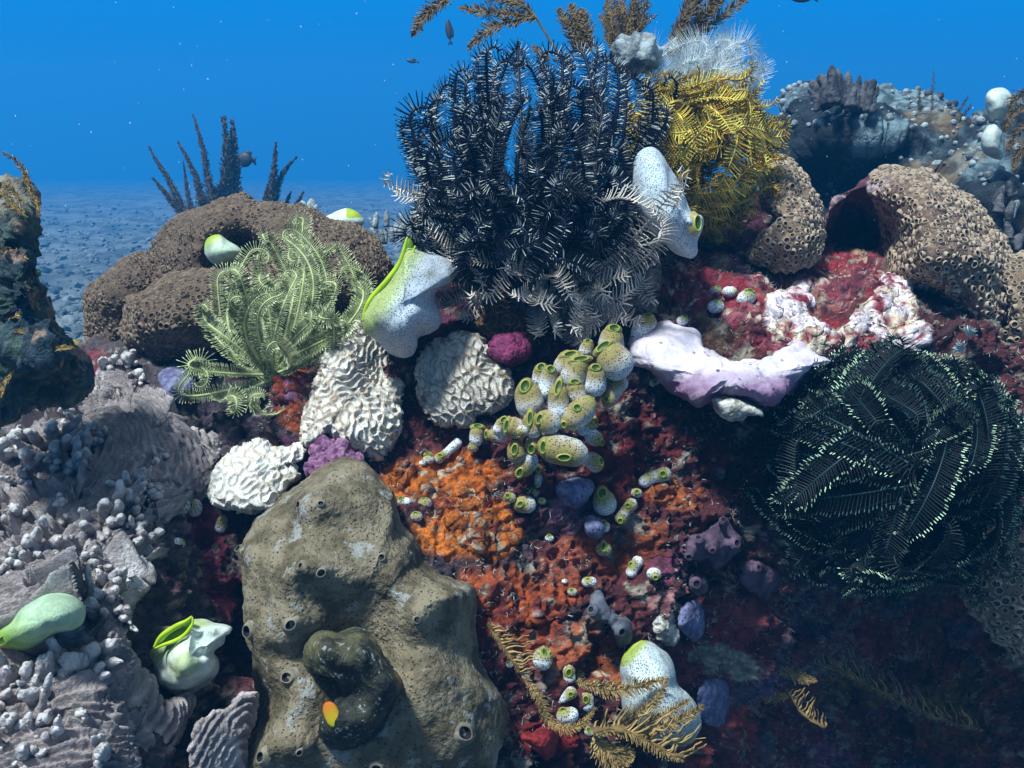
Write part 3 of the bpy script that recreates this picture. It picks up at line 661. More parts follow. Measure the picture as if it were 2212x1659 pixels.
# ------------------------------------------------------------------ the olive sponge
SPO = ZF(600,110,650,125,720,190,785,240,800,310,820,430,880,490,905,560,905,600,980,680,1080,730,1160,745,1190,800,1200,900,1215,1050,1235,1130,1300,1230,1350,1320,1360,1440,1320,1580,1260,1720,1000,1800,400,1800,20,1780,55,1550,115,1400,80,1100,50,1000,30,850,10,620,5,540,60,460,130,370,260,270,350,220,440,150,540,112)
OSC = [(307,325,18),(405,325,14),(305,633,18),(415,680,22),(730,582,18),(72,960,35),(258,935,28),(255,1200,30),(893,918,18),(1125,1480,38),(105,1605,28),(295,1580,16),(690,1645,25),(10,560,17)]
def build_olive():
    t = thing('olive_sponge', 'big smooth olive brown sponge with scattered round openings, bottom centre left', 'sponge', P(770, 1350, .50))
    bumps = [(ZF(a, b)[0][0], ZF(a, b)[0][1] - 6, r * 1.5 + 12, 0.006 + r * 0.0002) for a, b, r in OSC]
    bumps += [(700, 1090, 60, 0.010), (640, 1200, 70, 0.014), (900, 1290, 90, 0.020), (960, 1260, 50, 0.012), (800, 1380, 90, -0.026), (720, 1490, 90, -0.014), (600, 1250, 45, 0.012), (820, 1160, 60, -0.008), (950, 1480, 90, 0.010), (1000, 1560, 80, -0.01), (640, 1430, 50, -0.012), (590, 1500, 30, -0.01), (770, 1230, 70, 0.01)]
    d = lambda u, v: 0.535 - (v - 1000) * 0.000055
    V, F, N, uv = pillow(SPO, (770, 1370), d, 0.056, 0.05, 380, 130, [(q[0], q[1], q[2] * 1.1, q[3] * (.7 if abs(q[3]) > .0135 else 1)) for q in bumps], lambda p, n: 0.0050 * fbm(p, 24, 3, 3) + 0.0014 * fbm(p, 85, 4, 4) + 0.0006 * fbm(p, 420, 2, 5), pw=2.6, ripple=5, seed=4)
    mk('sponge_body', V, F, M['olive'], parent=t)
    for a, b, r in OSC:
        u, v = ZF(a, b)[0]; j = np.argmin((uv[:-2, 0] - u) ** 2 + (uv[:-2, 1] - v) ** 2 + (V[:-2, 1] > d(u, v) + .002) * 1e6)
        n = nrm(N[j] + np.array([0.1 * (r % 3 - 1), -0.5, 0.15])); rr = r * 0.4269 * PX * V[j, 1]
        lv, lf, li = lathe([(2.0, -0.75), (1.45, -0.15), (1.22, 0.30), (1.08, 0.42), (0.94, 0.36), (0.86, 0.10), (0.80, -0.25), (0.02, -0.32)], 18)
        lv = lv * (1 + 0.10 * noise(lv, 1.3, int(a))[:, None])
        sv, sf = stamp(lv, lf, (V[j] + n * rr * 0.25)[None], n[None], rr, np.array([a * .1]), np.array([0.82]))
        ob = mk('opening', sv, sf, [M['oliverim'], M['hole']], parent=t, midx=((np.arange(len(lf)) // 18) >= 4).astype(int))
    return V, N, uv
OV, ON_, OUV = build_olive()

def build_shell():
    o = ZF(350,1020,410,975,490,985,590,960,650,1000,720,1090,760,1150,815,1230,808,1290,770,1340,740,1420,680,1510,560,1560,450,1555,400,1500,410,1420,470,1340,500,1260,455,1205,350,1170,325,1100)
    t = thing('sea_shell', 'dark mossy snail shell with an orange and yellow spot, clinging to the olive sponge', 'shell', P(780, 1480, .46))
    V, F, N, uv = pillow(o, ZF(620, 1240)[0], 0.462, 0.038, 0.03, 200, 60, [(700, 1400, 40, 0.010), (790, 1410, 50, 0.012), (760, 1500, 45, -0.010), (835, 1480, 22, 0.006, 60)], lambda p, n: 0.003 * fbm(p, 60, 3, 3) + 0.0009 * fbm(p, 260, 3, 5), pw=2.3, ripple=3, seed=9)
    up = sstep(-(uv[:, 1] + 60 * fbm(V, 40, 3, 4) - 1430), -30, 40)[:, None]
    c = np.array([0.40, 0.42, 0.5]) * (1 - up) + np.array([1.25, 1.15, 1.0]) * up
    rim = sstep(uv[:, 0] - 0.22 * (uv[:, 1] - 1400) - 838, -8, 4)[:, None] * (np.abs(uv[:, 1] - 1470) < 70)[:, None]; c = c * (1 - rim) + np.array([1.9, 1.15, 0.5]) * rim
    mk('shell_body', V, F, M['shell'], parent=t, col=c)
    a = np.linspace(0, 2 * math.pi, 24, endpoint=False); u0, v0 = ZF(466, 1390)[0]
    x, y = 17 * np.cos(a), 30 * np.sign(np.sin(a)) * np.abs(np.sin(a)) ** .8; th = math.radians(-22)
    oo = np.column_stack([u0 + x * math.cos(th) - y * math.sin(th), v0 + x * math.sin(th) + y * math.cos(th)])
    V, F, N, uv = pillow(oo, (u0, v0), 0.4320, 0.0018, 0.016, 40, 14)
    s = np.clip((uv[:, 1] - v0 + 30 + (uv[:, 0] - u0) * 0.3) / 62, 0, 1)[:, None]
    c = np.array([0.55, 0.09, 0.005]) * (1 - s) + np.array([0.62, 0.62, 0.01]) * s
    grn = sstep(s, 0.86, 1.0); c = c * (1 - grn) + np.array([0.05, 0.20, 0.02]) * grn
    mk('spot', V, F, M['spot'], parent=t, col=c)
build_shell()

# ------------------------------------------------------------------ pale lilac sponge, its shell flake and the crusts
def build_white():
    o = ZL(0,930,130,880,180,855,310,870,370,910,410,990,440,1030,600,1085,750,1100,880,1095,960,1040,1050,990,1140,955,1180,1010,1260,1060,1350,1110,1260,1160,1130,1240,1050,1320,970,1370,860,1385,780,1365,600,1360,450,1375,400,1410,300,1380,200,1330,120,1240,60,1180,-20,1150,-70,1070,-60,980)
    d = lambda u, v: 0.632 - (v - 780) * 0.00042
    V, F, N, uv = pillow(o, ZL(620, 1232)[0], d, 0.044, 0.05, 300, 90, [(1410, 740, 60, 0.012), (1740, 780, 60, 0.010), (1580, 820, 70, 0.012), (1460, 840, 40, -0.012)], lambda p, n: 0.006 * fbm(p, 36, 3, 3) + 0.0020 * fbm(p, 120, 4, 4), pw=2.6, ripple=6, seed=3)
    w = 34 * fbm(V, 34, 4, 6)
    a = sstep(uv[:, 1] + w - 826 + 0.10 * np.abs(uv[:, 0] - 1600), -26, 26)[:, None]; b = sstep(fbm(V, 45, 3, 9), 0.1, 0.4)[:, None] * 0.6
    c = np.array([0.62, 0.55, 0.61]) * (1 - b) + np.array([0.40, 0.31, 0.42]) * b; c = c * (1 - a) + np.array([0.27, 0.15, 0.25]) * a
    yl = sstep(fbm(V, 30, 3, 19), 0.25, 0.45)[:, None] * .5; c = c * (1 - yl) + np.array([0.55, 0.47, 0.34]) * yl
    tag(mk('lilac_sponge', V, F, M['whitesponge'], col=c), 'saddle shaped white and lilac sponge below the red rock', 'sponge')
    o = ZL(480,1375,560,1350,680,1370,780,1410,850,1450,850,1500,760,1490,680,1535,580,1500,500,1440)
    V, F, N, uv = pillow(o, ZL(660, 1440)[0], 0.57, 0.010, 0.02, 120, 30, (), lambda p, n: 0.003 * fbm(p, 80, 4, 3), ripple=5, seed=2)
    tag(mk('shell_flake', V, F, M['oyster']), 'flat crusty pale shell tucked under the lilac sponge', 'shell')
build_white()

def crust(name, label, cat, outline, m, lift=0.004, front=0.010, back=0.02, amp=0.004, fr=70, seed=1, bumps=(), colfun=None, center=None, nth=150, nr=40, ripple=6, parent=None):
    o = np.asarray(outline, float); c = o.mean(0) if center is None else np.asarray(center, float)
    V, F, N, uv = pillow(o, c, lambda u, v: dep(u, v) - lift, front, back, nth, nr, bumps, lambda p, n: amp * fbm(p, fr, 4, seed, gain=.55), ripple=ripple, seed=seed)
    col = colfun(uv, V) if colfun else None
    ob = mk(name, V, F, m, col=col, parent=parent)
    if parent is None: tag(ob, label, cat)
    return ob, V, F, N, uv
def inpoly(u, v, poly):
    poly = np.asarray(poly, float); x1, y1 = poly[:, 0], poly[:, 1]; x2, y2 = np.roll(x1, -1), np.roll(y1, -1); r = np.zeros(len(u), bool)
    for a, b_, c, d_ in zip(x1, y1, x2, y2): r ^= ((b_ > v) != (d_ > v)) & (u < (c - a) * (v - b_) / (d_ - b_ + 1e-12) + a)
    return r
def drape(name, label, cat, poly, m, lift, amp, fr, seed, colfun, ragged=16, holes=0.3, pits=.5):
    """thin living crust that follows the rock under it, with a ragged edge"""
    poly = np.asarray(poly, float); lo, hi = poly.min(0) - 30, poly.max(0) + 30
    s = np.where((RU > lo[0]) & (RU < hi[0]) & (RW > lo[1]) & (RW < hi[1]))[0]; V0, N0 = RV[s], RN[s]
    wu = ragged * fbm(V0, 60, 4, seed, gain=.6); wv = ragged * fbm(V0, 60, 4, seed + 1, gain=.6)
    ins = inpoly(RU[s] + wu, RW[s] + wv, smooth_closed(poly, 80)) & (fbm(V0, 70, 3, seed + 2) < holes)
    idx = -np.ones(len(RV), int); f = np.zeros(len(RV), bool); f[s[ins]] = True
    F = RF[f[RF].sum(1) >= 3]; lab = np.arange(len(RV))
    for _ in range(400):
        m_ = lab[F].min(1); new = lab.copy(); np.minimum.at(new, F.ravel(), np.repeat(m_, 4))
        if (new == lab).all(): break
        lab = new
    ids, ct = np.unique(lab[F[:, 0]], return_counts=True); F = F[lab[F[:, 0]] == ids[ct.argmax()]]; used = np.unique(F); idx[used] = np.arange(len(used)); F = idx[F]
    ed = np.sort(np.vstack([F[:, [0, 1]], F[:, [1, 2]], F[:, [2, 3]], F[:, [3, 0]]]), 1); uq, ct = np.unique(ed, axis=0, return_counts=True); bd = np.zeros(len(used)); bd[uq[ct == 1].ravel()] = 1
    for _ in range(2): nb = bd.copy(); np.maximum.at(nb, uq[:, 0], bd[uq[:, 1]] * .55); np.maximum.at(nb, uq[:, 1], bd[uq[:, 0]] * .55); bd = nb
    V, N = RV[used], RN[used]; V = V + N * (lift * (1 - bd * 1.35) + (amp * fbm(V, fr, 4, seed + 5, gain=.6)) * (1 - bd))[:, None]
    o = mk(name, V, F, m, col=np.clip(colfun(V), .004, 1)); return tag(o, label, cat)
def pinkwhite(V):
    b = sstep(fbm(V, 60, 4, 9), 0.05, 0.25)[:, None]; r = sstep(fbm(V, 110, 4, 10, gain=.7), 0.10, 0.22)[:, None]
    c = np.array([0.80, 0.70, 0.74]) * (1 - b) + np.array([0.66, 0.56, 0.42]) * b; return c * (1 - r) + np.array([0.28, 0.04, 0.06]) * r
def orange(V):
    b = sstep(fbm(V, 70, 4, 29, gain=.6), -.1, .3)[:, None]; r = sstep(fbm(V, 120, 4, 30, gain=.7), 0.02, 0.2)[:, None]; w = sstep(fbm(V, 170, 3, 35, gain=.7), 0.22, 0.32)[:, None]
    c = np.array([0.38, 0.105, 0.010]) * (1 - b) + np.array([0.23, 0.045, 0.010]) * b; c = c * (1 - r) + np.array([0.12, 0.022, 0.016]) * r; return c * (1 - w) + np.array([0.42, 0.36, 0.26]) * w
def red(V):
    b = sstep(fbm(V, 70, 4, 39, gain=.6), -.1, .3)[:, None]; r = sstep(fbm(V, 140, 4, 40, gain=.7), 0.18, 0.3)[:, None]
    k = sstep(fbm(V, 100, 4, 44, gain=.7), 0.05, 0.22)[:, None]; c = np.array([0.19, 0.016, 0.034]) * (1 - b) + np.array([0.26, 0.075, 0.09]) * b; c = c * (1 - k) + np.array([0.10, 0.02, 0.03]) * k; return c * (1 - r) + np.array([0.55, 0.46, 0.36]) * r
drape('crust_sponge', 'white pink crust patch amid the red rock, beside four white squirts', 'sponge', [(1640, 680), (1660, 640), (1690, 600), (1735, 600), (1762, 620), (1765, 660), (1750, 690), (1800, 700), (1830, 740), (1790, 770), (1720, 760), (1680, 720), (1645, 700)], M['rock'], .004, .004, 70, 5, pinkwhite, 20, .6)
drape('crust_sponge', 'white pink crust patch ending the red rock on the right, above the dark feather star', 'sponge', [(1815, 720), (1850, 670), (1890, 650), (1890, 605), (1945, 595), (1975, 640), (1995, 680), (1990, 740), (1975, 765), (1930, 760), (1900, 745), (1860, 760), (1810, 760)], M['rock'], .006, .004, 60, 7, pinkwhite, 18, .6)
drape('crust_sponge', 'bright crimson crust sponge draped over the ledge below the dark hollow boulder', 'sponge', [(1620, 600), (1660, 570), (1740, 560), (1800, 580), (1880, 560), (1960, 570), (1940, 600), (1880, 640), (1820, 660), (1790, 640), (1740, 610), (1690, 600), (1640, 640)], M['rock'], .003, .003, 90, 9, red, 22, .3)
drape('crust_sponge', 'crimson crust sponge with pale flecks on the ledge between lilac sponge and white crust', 'sponge', [(1580, 650), (1640, 640), (1660, 700), (1720, 720), (1800, 740), (1840, 690), (1830, 760), (1760, 770), (1690, 760), (1600, 720), (1560, 690)], M['rock'], .003, .003, 90, 11, red, 22, .3)
drape('crust_sponge', 'deep red crust sponge on the wall at the right of the pale feather star', 'sponge', [(1440, 580), (1500, 560), (1560, 600), (1560, 660), (1500, 680), (1450, 660)], M['rock'], .003, .004, 80, 13, red, 20, .25)
drape('orange_sponge', 'bright orange crust sponge at the top of the olive sponge right side', 'sponge', [(850, 1035), (900, 990), (960, 975), (1040, 1000), (1060, 1050), (1020, 1085), (950, 1090), (880, 1080)], M['rock'], .003, .005, 90, 15, orange, 30, .14)
drape('orange_sponge', 'broad bright orange crust sponge patch carrying one tiny squirt', 'sponge', [(920, 1130), (980, 1095), (1080, 1110), (1140, 1150), (1110, 1190), (1030, 1210), (950, 1180)], M['rock'], .003, .005, 90, 17, orange, 30, .14)
drape('orange_sponge', 'orange crust patch under the two mouthed squirt right of the cluster foot', 'sponge', [(1370, 1030), (1430, 1015), (1500, 1040), (1540, 1060), (1480, 1095), (1400, 1080)], M['rock'], .003, .004, 90, 19, orange, 24, .2)
drape('orange_sponge', 'rust orange crust low on the wall beside the golden hydroid stem', 'sponge', [(1040, 1280), (1110, 1250), (1200, 1290), (1210, 1340), (1130, 1360), (1060, 1340)], M['rock'], .003, .005, 90, 23, lambda V: orange(V) * np.array([.8, .6, .8]), 26, .2)
drape('orange_sponge', 'red orange crust filling the gap between green feather star and white brain coral', 'sponge', [(590, 860), (630, 810), (690, 790), (690, 830), (660, 890), (640, 950), (590, 940)], M['rock'], .003, .005, 90, 27, lambda V: orange(V) * np.array([.55, .3, .8]), 20, .3)
drape('orange_sponge', 'faded orange crust around the lower group of squirts', 'sponge', [(1200, 1400), (1260, 1390), (1330, 1420), (1340, 1450), (1270, 1455), (1210, 1440)], M['rock'], .003, .005, 90, 31, orange, 24, .2)
crust('maroon_sponge', 'glossy maroon sponge lump on the upper right rim of the round brain coral', 'sponge', ZG(1480,660,1560,620,1650,650,1710,740,1700,810,1620,860,1540,870,1480,840,1445,760), M['maroon'], 0.03, 0.020, seed=8, amp=0.006)
crust('encrusting_alga', 'purple pink knobbly crust between the white corals and the olive sponge', 'alga', ZG(240,1440,330,1400,420,1420,500,1480,560,1520,480,1600,380,1640,230,1660,170,1640), M['pinkalga'], 0.02, 0.012, amp=0.009, fr=110, seed=9)
LIL = [('blue lilac porous sponge lump just below the squirt cluster', [(1198, 1050), (1225, 1035), (1275, 1038), (1282, 1060), (1262, 1090), (1240, 1100), (1215, 1085)], .010),
       ('small blue lilac sponge ball with a white squirt at its right side', [(1262, 1130), (1278, 1115), (1298, 1120), (1305, 1145), (1290, 1162), (1268, 1155)], .012),
       ('blue lilac sponge lump left of the large bottom squirt tip, below the pink crust', [(1470, 1310), (1500, 1295), (1518, 1330), (1510, 1375), (1490, 1385), (1462, 1350)], .012),
       ('largest blue lilac sponge lump at the right side of the large bottom squirt', [(1505, 1500), (1530, 1465), (1570, 1480), (1580, 1540), (1570, 1575), (1530, 1565), (1505, 1540)], .012)]
for k, (lb, o, f) in enumerate(LIL): crust('lilac_sponge', lb, 'sponge', o, M['lilac'], 0.006, f, amp=.003, seed=20 + k, nth=90, nr=24, ripple=4)
crust('red_sponge', 'dark red smooth sponge in shadow beside the olive sponge at the bottom', 'sponge', [(1130, 1590), (1170, 1570), (1205, 1580), (1200, 1620), (1180, 1640), (1150, 1610)], M['redsponge'], 0.008, 0.012, seed=30)
crust('pink_crust', 'pale pink knobbly crust above the large bottom squirt', 'sponge', [(1418, 1325), (1440, 1320), (1458, 1350), (1462, 1375), (1440, 1390), (1420, 1370)], M['oyster'], 0.008, 0.008, seed=31, amp=.005, fr=120)

def osc_sponge(name, label, outline, holes, m, lift, front, seed):
    o = np.asarray(outline, float); c = o.mean(0)
    t = thing(name, label, 'sponge', P(c[0], c[1], float(dep(c[0], c[1])) - lift))
    bm = [(u, v, r * 1.8, 0.010) for u, v, r in holes]
    ob, V, F, N, uv = crust('sponge_body', '', '', o, m, lift, front, 0.02, .004, 50, seed, bm, parent=t)
    for u, v, r in holes:
        j = np.argmin((uv[:, 0] - u) ** 2 + (uv[:, 1] - v) ** 2 + (N[:, 1] > 0.2) * 1e5); rr = r * PX * V[j, 1]; n = nrm(N[j] + np.array([0, -0.7, 0.2]))
        lv, lf, li = lathe([(1.9, -0.7), (1.35, 0.05), (1.12, 0.35), (0.95, 0.32), (0.82, -0.1), (0.02, -0.2)], 14)
        sv, sf = stamp(lv, lf, (V[j] + n * rr * .3)[None], n[None], rr)
        mk('opening', sv, sf, [m, M['hole']], parent=t, midx=((np.arange(len(lf)) // 14) >= 3).astype(int))
osc_sponge('purple_sponge', 'dusky purple lobed sponge with dark openings left of the dark feather star', ZK(60,110,160,80,230,20,290,-20,330,40,390,110,395,180,330,240,240,310,170,260,60,240,35,190), [(ZK(350,150)[0][0], ZK(350,150)[0][1], 8), (ZK(120,115)[0][0], ZK(120,115)[0][1], 6), (ZK(65,220)[0][0], ZK(65,220)[0][1], 6), (ZK(210,190)[0][0], ZK(210,190)[0][1], 5), (ZK(270,10)[0][0], ZK(270,10)[0][1], 5)], M['purple'], 0.014, 0.016, 33)
osc_sponge('purple_sponge', 'shadowed purple sponge under the left edge of the dark feather star', ZK(365,290,420,270,540,280,650,350,680,460,600,560,480,480,400,400), [(ZK(390,330)[0][0], ZK(390,330)[0][1], 6), (ZK(500,310)[0][0], ZK(500,310)[0][1], 6)], M['purple'], 0.012, 0.014, 34)
osc_sponge('purple_sponge', 'round bluish purple sponge with one dark opening below the lobed purple sponge', ZK(60,380,130,355,200,390,205,460,140,490,70,470), [(ZK(105,410)[0][0], ZK(105,410)[0][1], 8)], M['purple'], 0.012, 0.014, 35)
osc_sponge('grey_sponge', 'grey branching sponge with dark openings in the hollow above the bottom squirts', ZI(885,490,940,470,950,560,1020,620,1080,660,1130,690,1130,800,1080,840,1030,800,1000,700,900,660,865,600), [(ZI(885,605)[0][0], ZI(885,605)[0][1], 7), (ZI(1080,745)[0][0], ZI(1080,745)[0][1], 8)], M['greytube'], 0.016, 0.012, 36)
osc_sponge('grey_sponge', 'pale blue grey sponge lump in the hollow behind the green feather star base', ZD(960,780,1040,735,1110,760,1150,850,1100,930,1020,960,970,900), [(ZD(1020,875)[0][0], ZD(1020,875)[0][1], 4)], M['lilac'], 0.012, 0.016, 37)

# ------------------------------------------------------------------ foliose plate coral on the lower left
def ridged(sc, seed, ctr, walls=lambda p: 0.0):
    c = np.asarray(ctr, float)
    def f(p, n):
        r = np.linalg.norm(p - c, axis=1) + 0.010 * fbm(p, 26, 3, seed)
        rd = np.sin(r * 2 * math.pi / 0.0042 + 2.5 * fbm(p, 60, 2, seed + 1))
        lump = np.maximum(fbm(p, 75, 3, seed + 2, gain=.55), 0)
        wall = np.clip(1 - np.abs(fbm(p, 24, 3, seed + 7, gain=.55)) / .11, 0, 1) ** 1.2 * sstep(fbm(p, 15, 2, seed + 9), -.25, .05) * walls(p)
        return sc * (0.0016 * rd * sstep(-lump, -0.3, -0.05) + 0.010 * lump ** 1.2 + 0.030 * wall + 0.006 * fbm(p, 22, 3, seed + 3) + 0.0014 * fbm(p, 240, 3, seed + 4, ridge=True))
    return f
def plate_tone(V, F, N, seed, ctr):
    """growing ridges and rims are paler than the hollows between them"""
    r = np.linalg.norm(V - np.asarray(ctr, float), axis=1) + 0.010 * fbm(V, 26, 3, seed); rd = .5 + .5 * np.sin(r * 2 * math.pi / 0.0042 + 2.5 * fbm(V, 60, 2, seed + 1))
    wall = np.clip(1 - np.abs(fbm(V, 24, 3, seed + 7, gain=.55)) / .10, 0, 1) * sstep(fbm(V, 15, 2, seed + 9), -.25, .05)
    return np.array([.25, .205, .195]) + np.array([.13, .115, .11]) * rd[:, None] + np.array([.26, .25, .24]) * wall[:, None]
def rim(V, nth, nr, w):
    k = np.abs(np.arange(len(V)) // nth - (nr - 1)); return np.array([.24, .23, .22]) * np.clip(1 - k / w, 0, 1)[:, None]
def knob(t, u, v, d, h, r, du, dv, seed, nub=5):
    """finger clump of the colony: lumpy stubs leaning apart, highlights painted into the tips as a paler colour"""
    g = np.random.default_rng(seed); Vs, Fs, Cs, off = [], [[], []], [], 0
    px = PX * d
    for k in range(nub):
        a = np.array([u, v]) + g.normal(0, r * 0.42, 2) * (k > 0); dirn = np.array([du, dv]) + g.normal(0, 0.75, 2) * (k > 0); hh = h * (1 if k == 0 else g.uniform(.5, 1.0)); rr = r * (1.0 if k == 0 else g.uniform(.55, .85))
        n = 26; tt = np.linspace(0, 1, n); pth = P(a[0] + dirn[0] * hh * tt, a[1] + dirn[1] * hh * tt, d + 0.012 - (0.012 + 0.75 * hh * px * g.uniform(.3, 1)) * tt)
        rad = rr * px * (1.35 - 0.60 * tt + 0.10 * np.sin(tt * g.uniform(7, 12) + g.uniform(0, 6))) * np.sqrt(np.clip(1 - np.clip((tt - .75) / .25, 0, 1) ** 2, 0.001, 1))
        V, F, t_ = tube(pth, rad, 26); c0 = pth[np.minimum((t_ * (n - 1)).round().astype(int), n - 1)]; nn = nrm(V - c0)
        V = V + nn * (rr * px * (0.75 * fbm(V, 0.55 / (rr * px), 3, seed + k, gain=.6) + 0.14 * fbm(V, 900, 2, seed)))[:, None]
        Vs.append(V); Fs[0].append(F[0] + off); Fs[1].append(F[1] + off); off += len(V)
        w = sstep(t_ + .25 * noise(V, 300, 3), .55, 1.05)[:, None]; Cs.append(np.array([.31, .255, .24]) * (1 - w) + np.array([.60, .55, .52]) * w)
    mk('finger', np.vstack(Vs), [np.vstack(Fs[0]), np.vstack(Fs[1])], M['platetip'], parent=t, col=np.vstack(Cs))

def build_plate():
    t = thing('plate_coral', 'wide grey brown plate coral with ridged leaves and knobby fingers filling the lower left', 'coral', P(200, 1250, .55))
    dl = lambda u, v: dep(u, v) - 0.008 - 0.02 * sstep(v, 1000, 1500)
    base = [(-160, 930), (-60, 890), (60, 900), (130, 880), (190, 860), (215, 812), (225, 790), (262, 778), (300, 796), (300, 830), (330, 836), (366, 868), (386, 919), (441, 930), (470, 938), (485, 978), (467, 1003), (452, 1047), (400, 1090), (360, 1130), (385, 1180), (350, 1230), (300, 1260), (275, 1330), (285, 1400), (300, 1440), (280, 1500), (290, 1600), (270, 1720), (-160, 1720)]
    V, F, N, uv = pillow(base, (170, 1230), dl, 0.016, 0.03, 900, 340, [(330, 890, 60, 0.016), (60, 960, 90, -0.018), (250, 860, 22, -0.02)], ridged(1.0, 61, P(150, 1050, .56), lambda p: sstep(-p[:, 2], -.01, .04)), pw=3, ripple=8, seed=2)
    mk('main_plate', V, F, M['plate'], parent=t, col=plate_tone(V, F, N, 61, P(150, 1050, .56)) + rim(V, 900, 340, 40))
    P2 = [([(334, 1198), (370, 1188), (416, 1190), (420, 1202), (412, 1269), (395, 1320), (375, 1355), (330, 1385), (300, 1408), (270, 1408), (285, 1356), (262, 1314), (290, 1250)], (340, 1300), .525, 3),
          ([(195, 1487), (240, 1445), (292, 1427), (296, 1442), (326, 1468), (349, 1520), (405, 1513), (397, 1562), (375, 1600), (337, 1659), (300, 1720), (180, 1720)], (285, 1570), .44, 4),
          ([(420, 1520), (450, 1525), (405, 1480), (350, 1470), (330, 1430), (290, 1425), (240, 1440), (250, 1480), (330, 1500)], (340, 1470), .475, 6)]
    for o, c, d, s in P2[:2]:
        V, F, N, uv = pillow(o, c, lambda u, v, d=d, c=c: d + (u - c[0]) * 0.00022 - (v - c[1]) * 0.0001, 0.009, 0.008, 300, 110, (), ridged(0.62, 70 + s, P(c[0] - 130, c[1] - 100, d)), pw=3.2, ripple=6, seed=s)
        mk('leaf_plate', V, F, M['plate'], parent=t, col=plate_tone(V, F, N, 70 + s, P(c[0] - 130, c[1] - 100, d)) * .9 + rim(V, 300, 110, 14))
    K = [(130, 1000, 42, 18, -.2, -.9), (75, 1000, 40, 17, -.5, -.6), (170, 1010, 40, 16, .3, -.8), (105, 960, 44, 17, .2, -.9), (150, 975, 34, 14, .5, -.7), (60, 945, 30, 13, -.6, -.3), (20, 985, 40, 18, -.3, -.7), (60, 1040, 30, 14, -.5, -.6), (160, 905, 30, 14, -.4, -.6), (185, 930, 30, 13, -.6, -.3), (215, 960, 22, 12, -.5, -.4),
         (300, 1060, 44, 16, .2, -.9), (285, 1085, 36, 14, -.6, -.4), (320, 1080, 30, 13, .6, -.3), (235, 1135, 50, 18, -.1, -.9), (265, 1110, 44, 16, .3, -.9), (210, 1150, 38, 15, -.7, -.4), (285, 1140, 30, 13, .6, -.2), (70, 1210, 46, 18, -.2, -.9), (110, 1190, 34, 14, .5, -.7), (40, 1230, 34, 15, -.5, -.5), (250, 1270, 34, 15, .1, -.9), (225, 1300, 34, 14, -.5, -.6), (205, 1330, 38, 16, -.2, -.8), (260, 1330, 26, 12, .5, -.5),
         (110, 1480, 56, 22, -.2, -.9), (140, 1470, 50, 20, .3, -.9), (90, 1520, 44, 19, -.7, -.5), (175, 1440, 46, 19, .5, -.8), (200, 1470, 40, 17, .7, -.3), (20, 1500, 52, 21, -.1, -.9), (60, 1500, 40, 18, .4, -.8), (-10, 1540, 44, 20, -.4, -.7), (30, 1590, 48, 20, -.3, -.8), (80, 1580, 40, 17, .4, -.7), (-20, 1630, 40, 19, .1, -.8), (120, 1610, 38, 16, .1, -.8), (160, 1560, 36, 15, .5, -.5), (215, 1650, 40, 16, .2, -.8), (60, 1650, 36, 16, -.2, -.8),
         (40, 1120, 26, 13, -.2, -.8), (130, 1110, 28, 12, .1, -.9), (180, 1220, 26, 12, .2, -.8), (150, 1330, 26, 12, .2, -.8), (215, 1230, 24, 11, -.4, -.6), (330, 1010, 20, 10, .3, -.7), (360, 1000, 18, 9, -.2, -.8), (300, 1170, 24, 11, .3, -.8), (230, 800, 30, 13, -.3, -.7), (270, 790, 28, 13, .3, -.7), (290, 815, 22, 11, .5, -.4)]
    for i, (u, v, h, r, du, dv) in enumerate(K): knob(t, u, v, float(dl(u, v)) - 0.012, h * 1.25, r * .9, du, dv, 200 + i, 6)
    t2 = [(525, 1498), (545, 1496), (559, 1500), (551, 1554), (532, 1603), (525, 1690), (430, 1690), (407, 1637), (420, 1573), (450, 1543), (499, 1520)]
    V, F, N, uv = pillow(t2, (485, 1600), lambda u, v: .455 + (u - 485) * 0.0002, 0.010, 0.008, 300, 110, (), ridged(0.5, 91, P(600, 1720, .45)), pw=3.2, ripple=5, seed=8)
    tag(mk('plate_coral', V, F, M['plate'], col=plate_tone(V, F, N, 91, P(600, 1720, .45)) + rim(V, 300, 110, 14)), 'single separate fan shaped ridged coral plate standing left of the olive sponge foot', 'coral')
build_plate()

# ------------------------------------------------------------------ sea squirts
WHITE, TAN, GREEN, DGREEN = np.array([0.66, 0.70, 0.72]), np.array([0.31, 0.225, 0.10]), np.array([0.30, 0.36, 0.02]), np.array([0.035, 0.075, 0.004])
MRING = lathe([(1.75, -1.3), (1.32, -0.42), (1.12, 0.06), (1.02, 0.18), (0.94, 0.12), (0.88, -0.04), (0.80, -0.14), (0.02, -0.18)], 18)
def mouth(t, u, v, a, b, ang, surf_d, n, deep=1.0, green=GREEN, tone=1.0):
    """opening: a raised green collar around a shallow green throat, its depth shade painted in dark, a x b sketch units seen from the front"""
    px = PX * surf_d; lv, lf, li = MRING
    n = nrm(np.asarray(n, float) + np.array([0, -1.1, 0.0]))[None]; th = math.radians(ang)
    ax = nrm(np.array([math.cos(th), 0, -math.sin(th)])); X = nrm(ax - n[0] * (ax @ n[0])); Y = np.cross(n[0], X); r = min(a, b) * px
    fx, fy = a * px, b * px
    c = P(u, v, surf_d) + n[0] * r * 0.42
    V = c + lv[:, :1] * X * fx + lv[:, 1:2] * Y * fy + lv[:, 2:3] * n * r
    k = (li / 7.0)[:, None]
    body = TAN * 0.75 + GREEN * 0.4
    col = np.where(k < 0.2, TAN * .8 + GREEN * .15, np.where(k < 0.35, body, np.where(k < 0.60, green, np.where(k < 0.75, green * 0.35, DGREEN)))) * tone
    mk('mouth', V, lf, M['sqgreen'], parent=t, col=col)

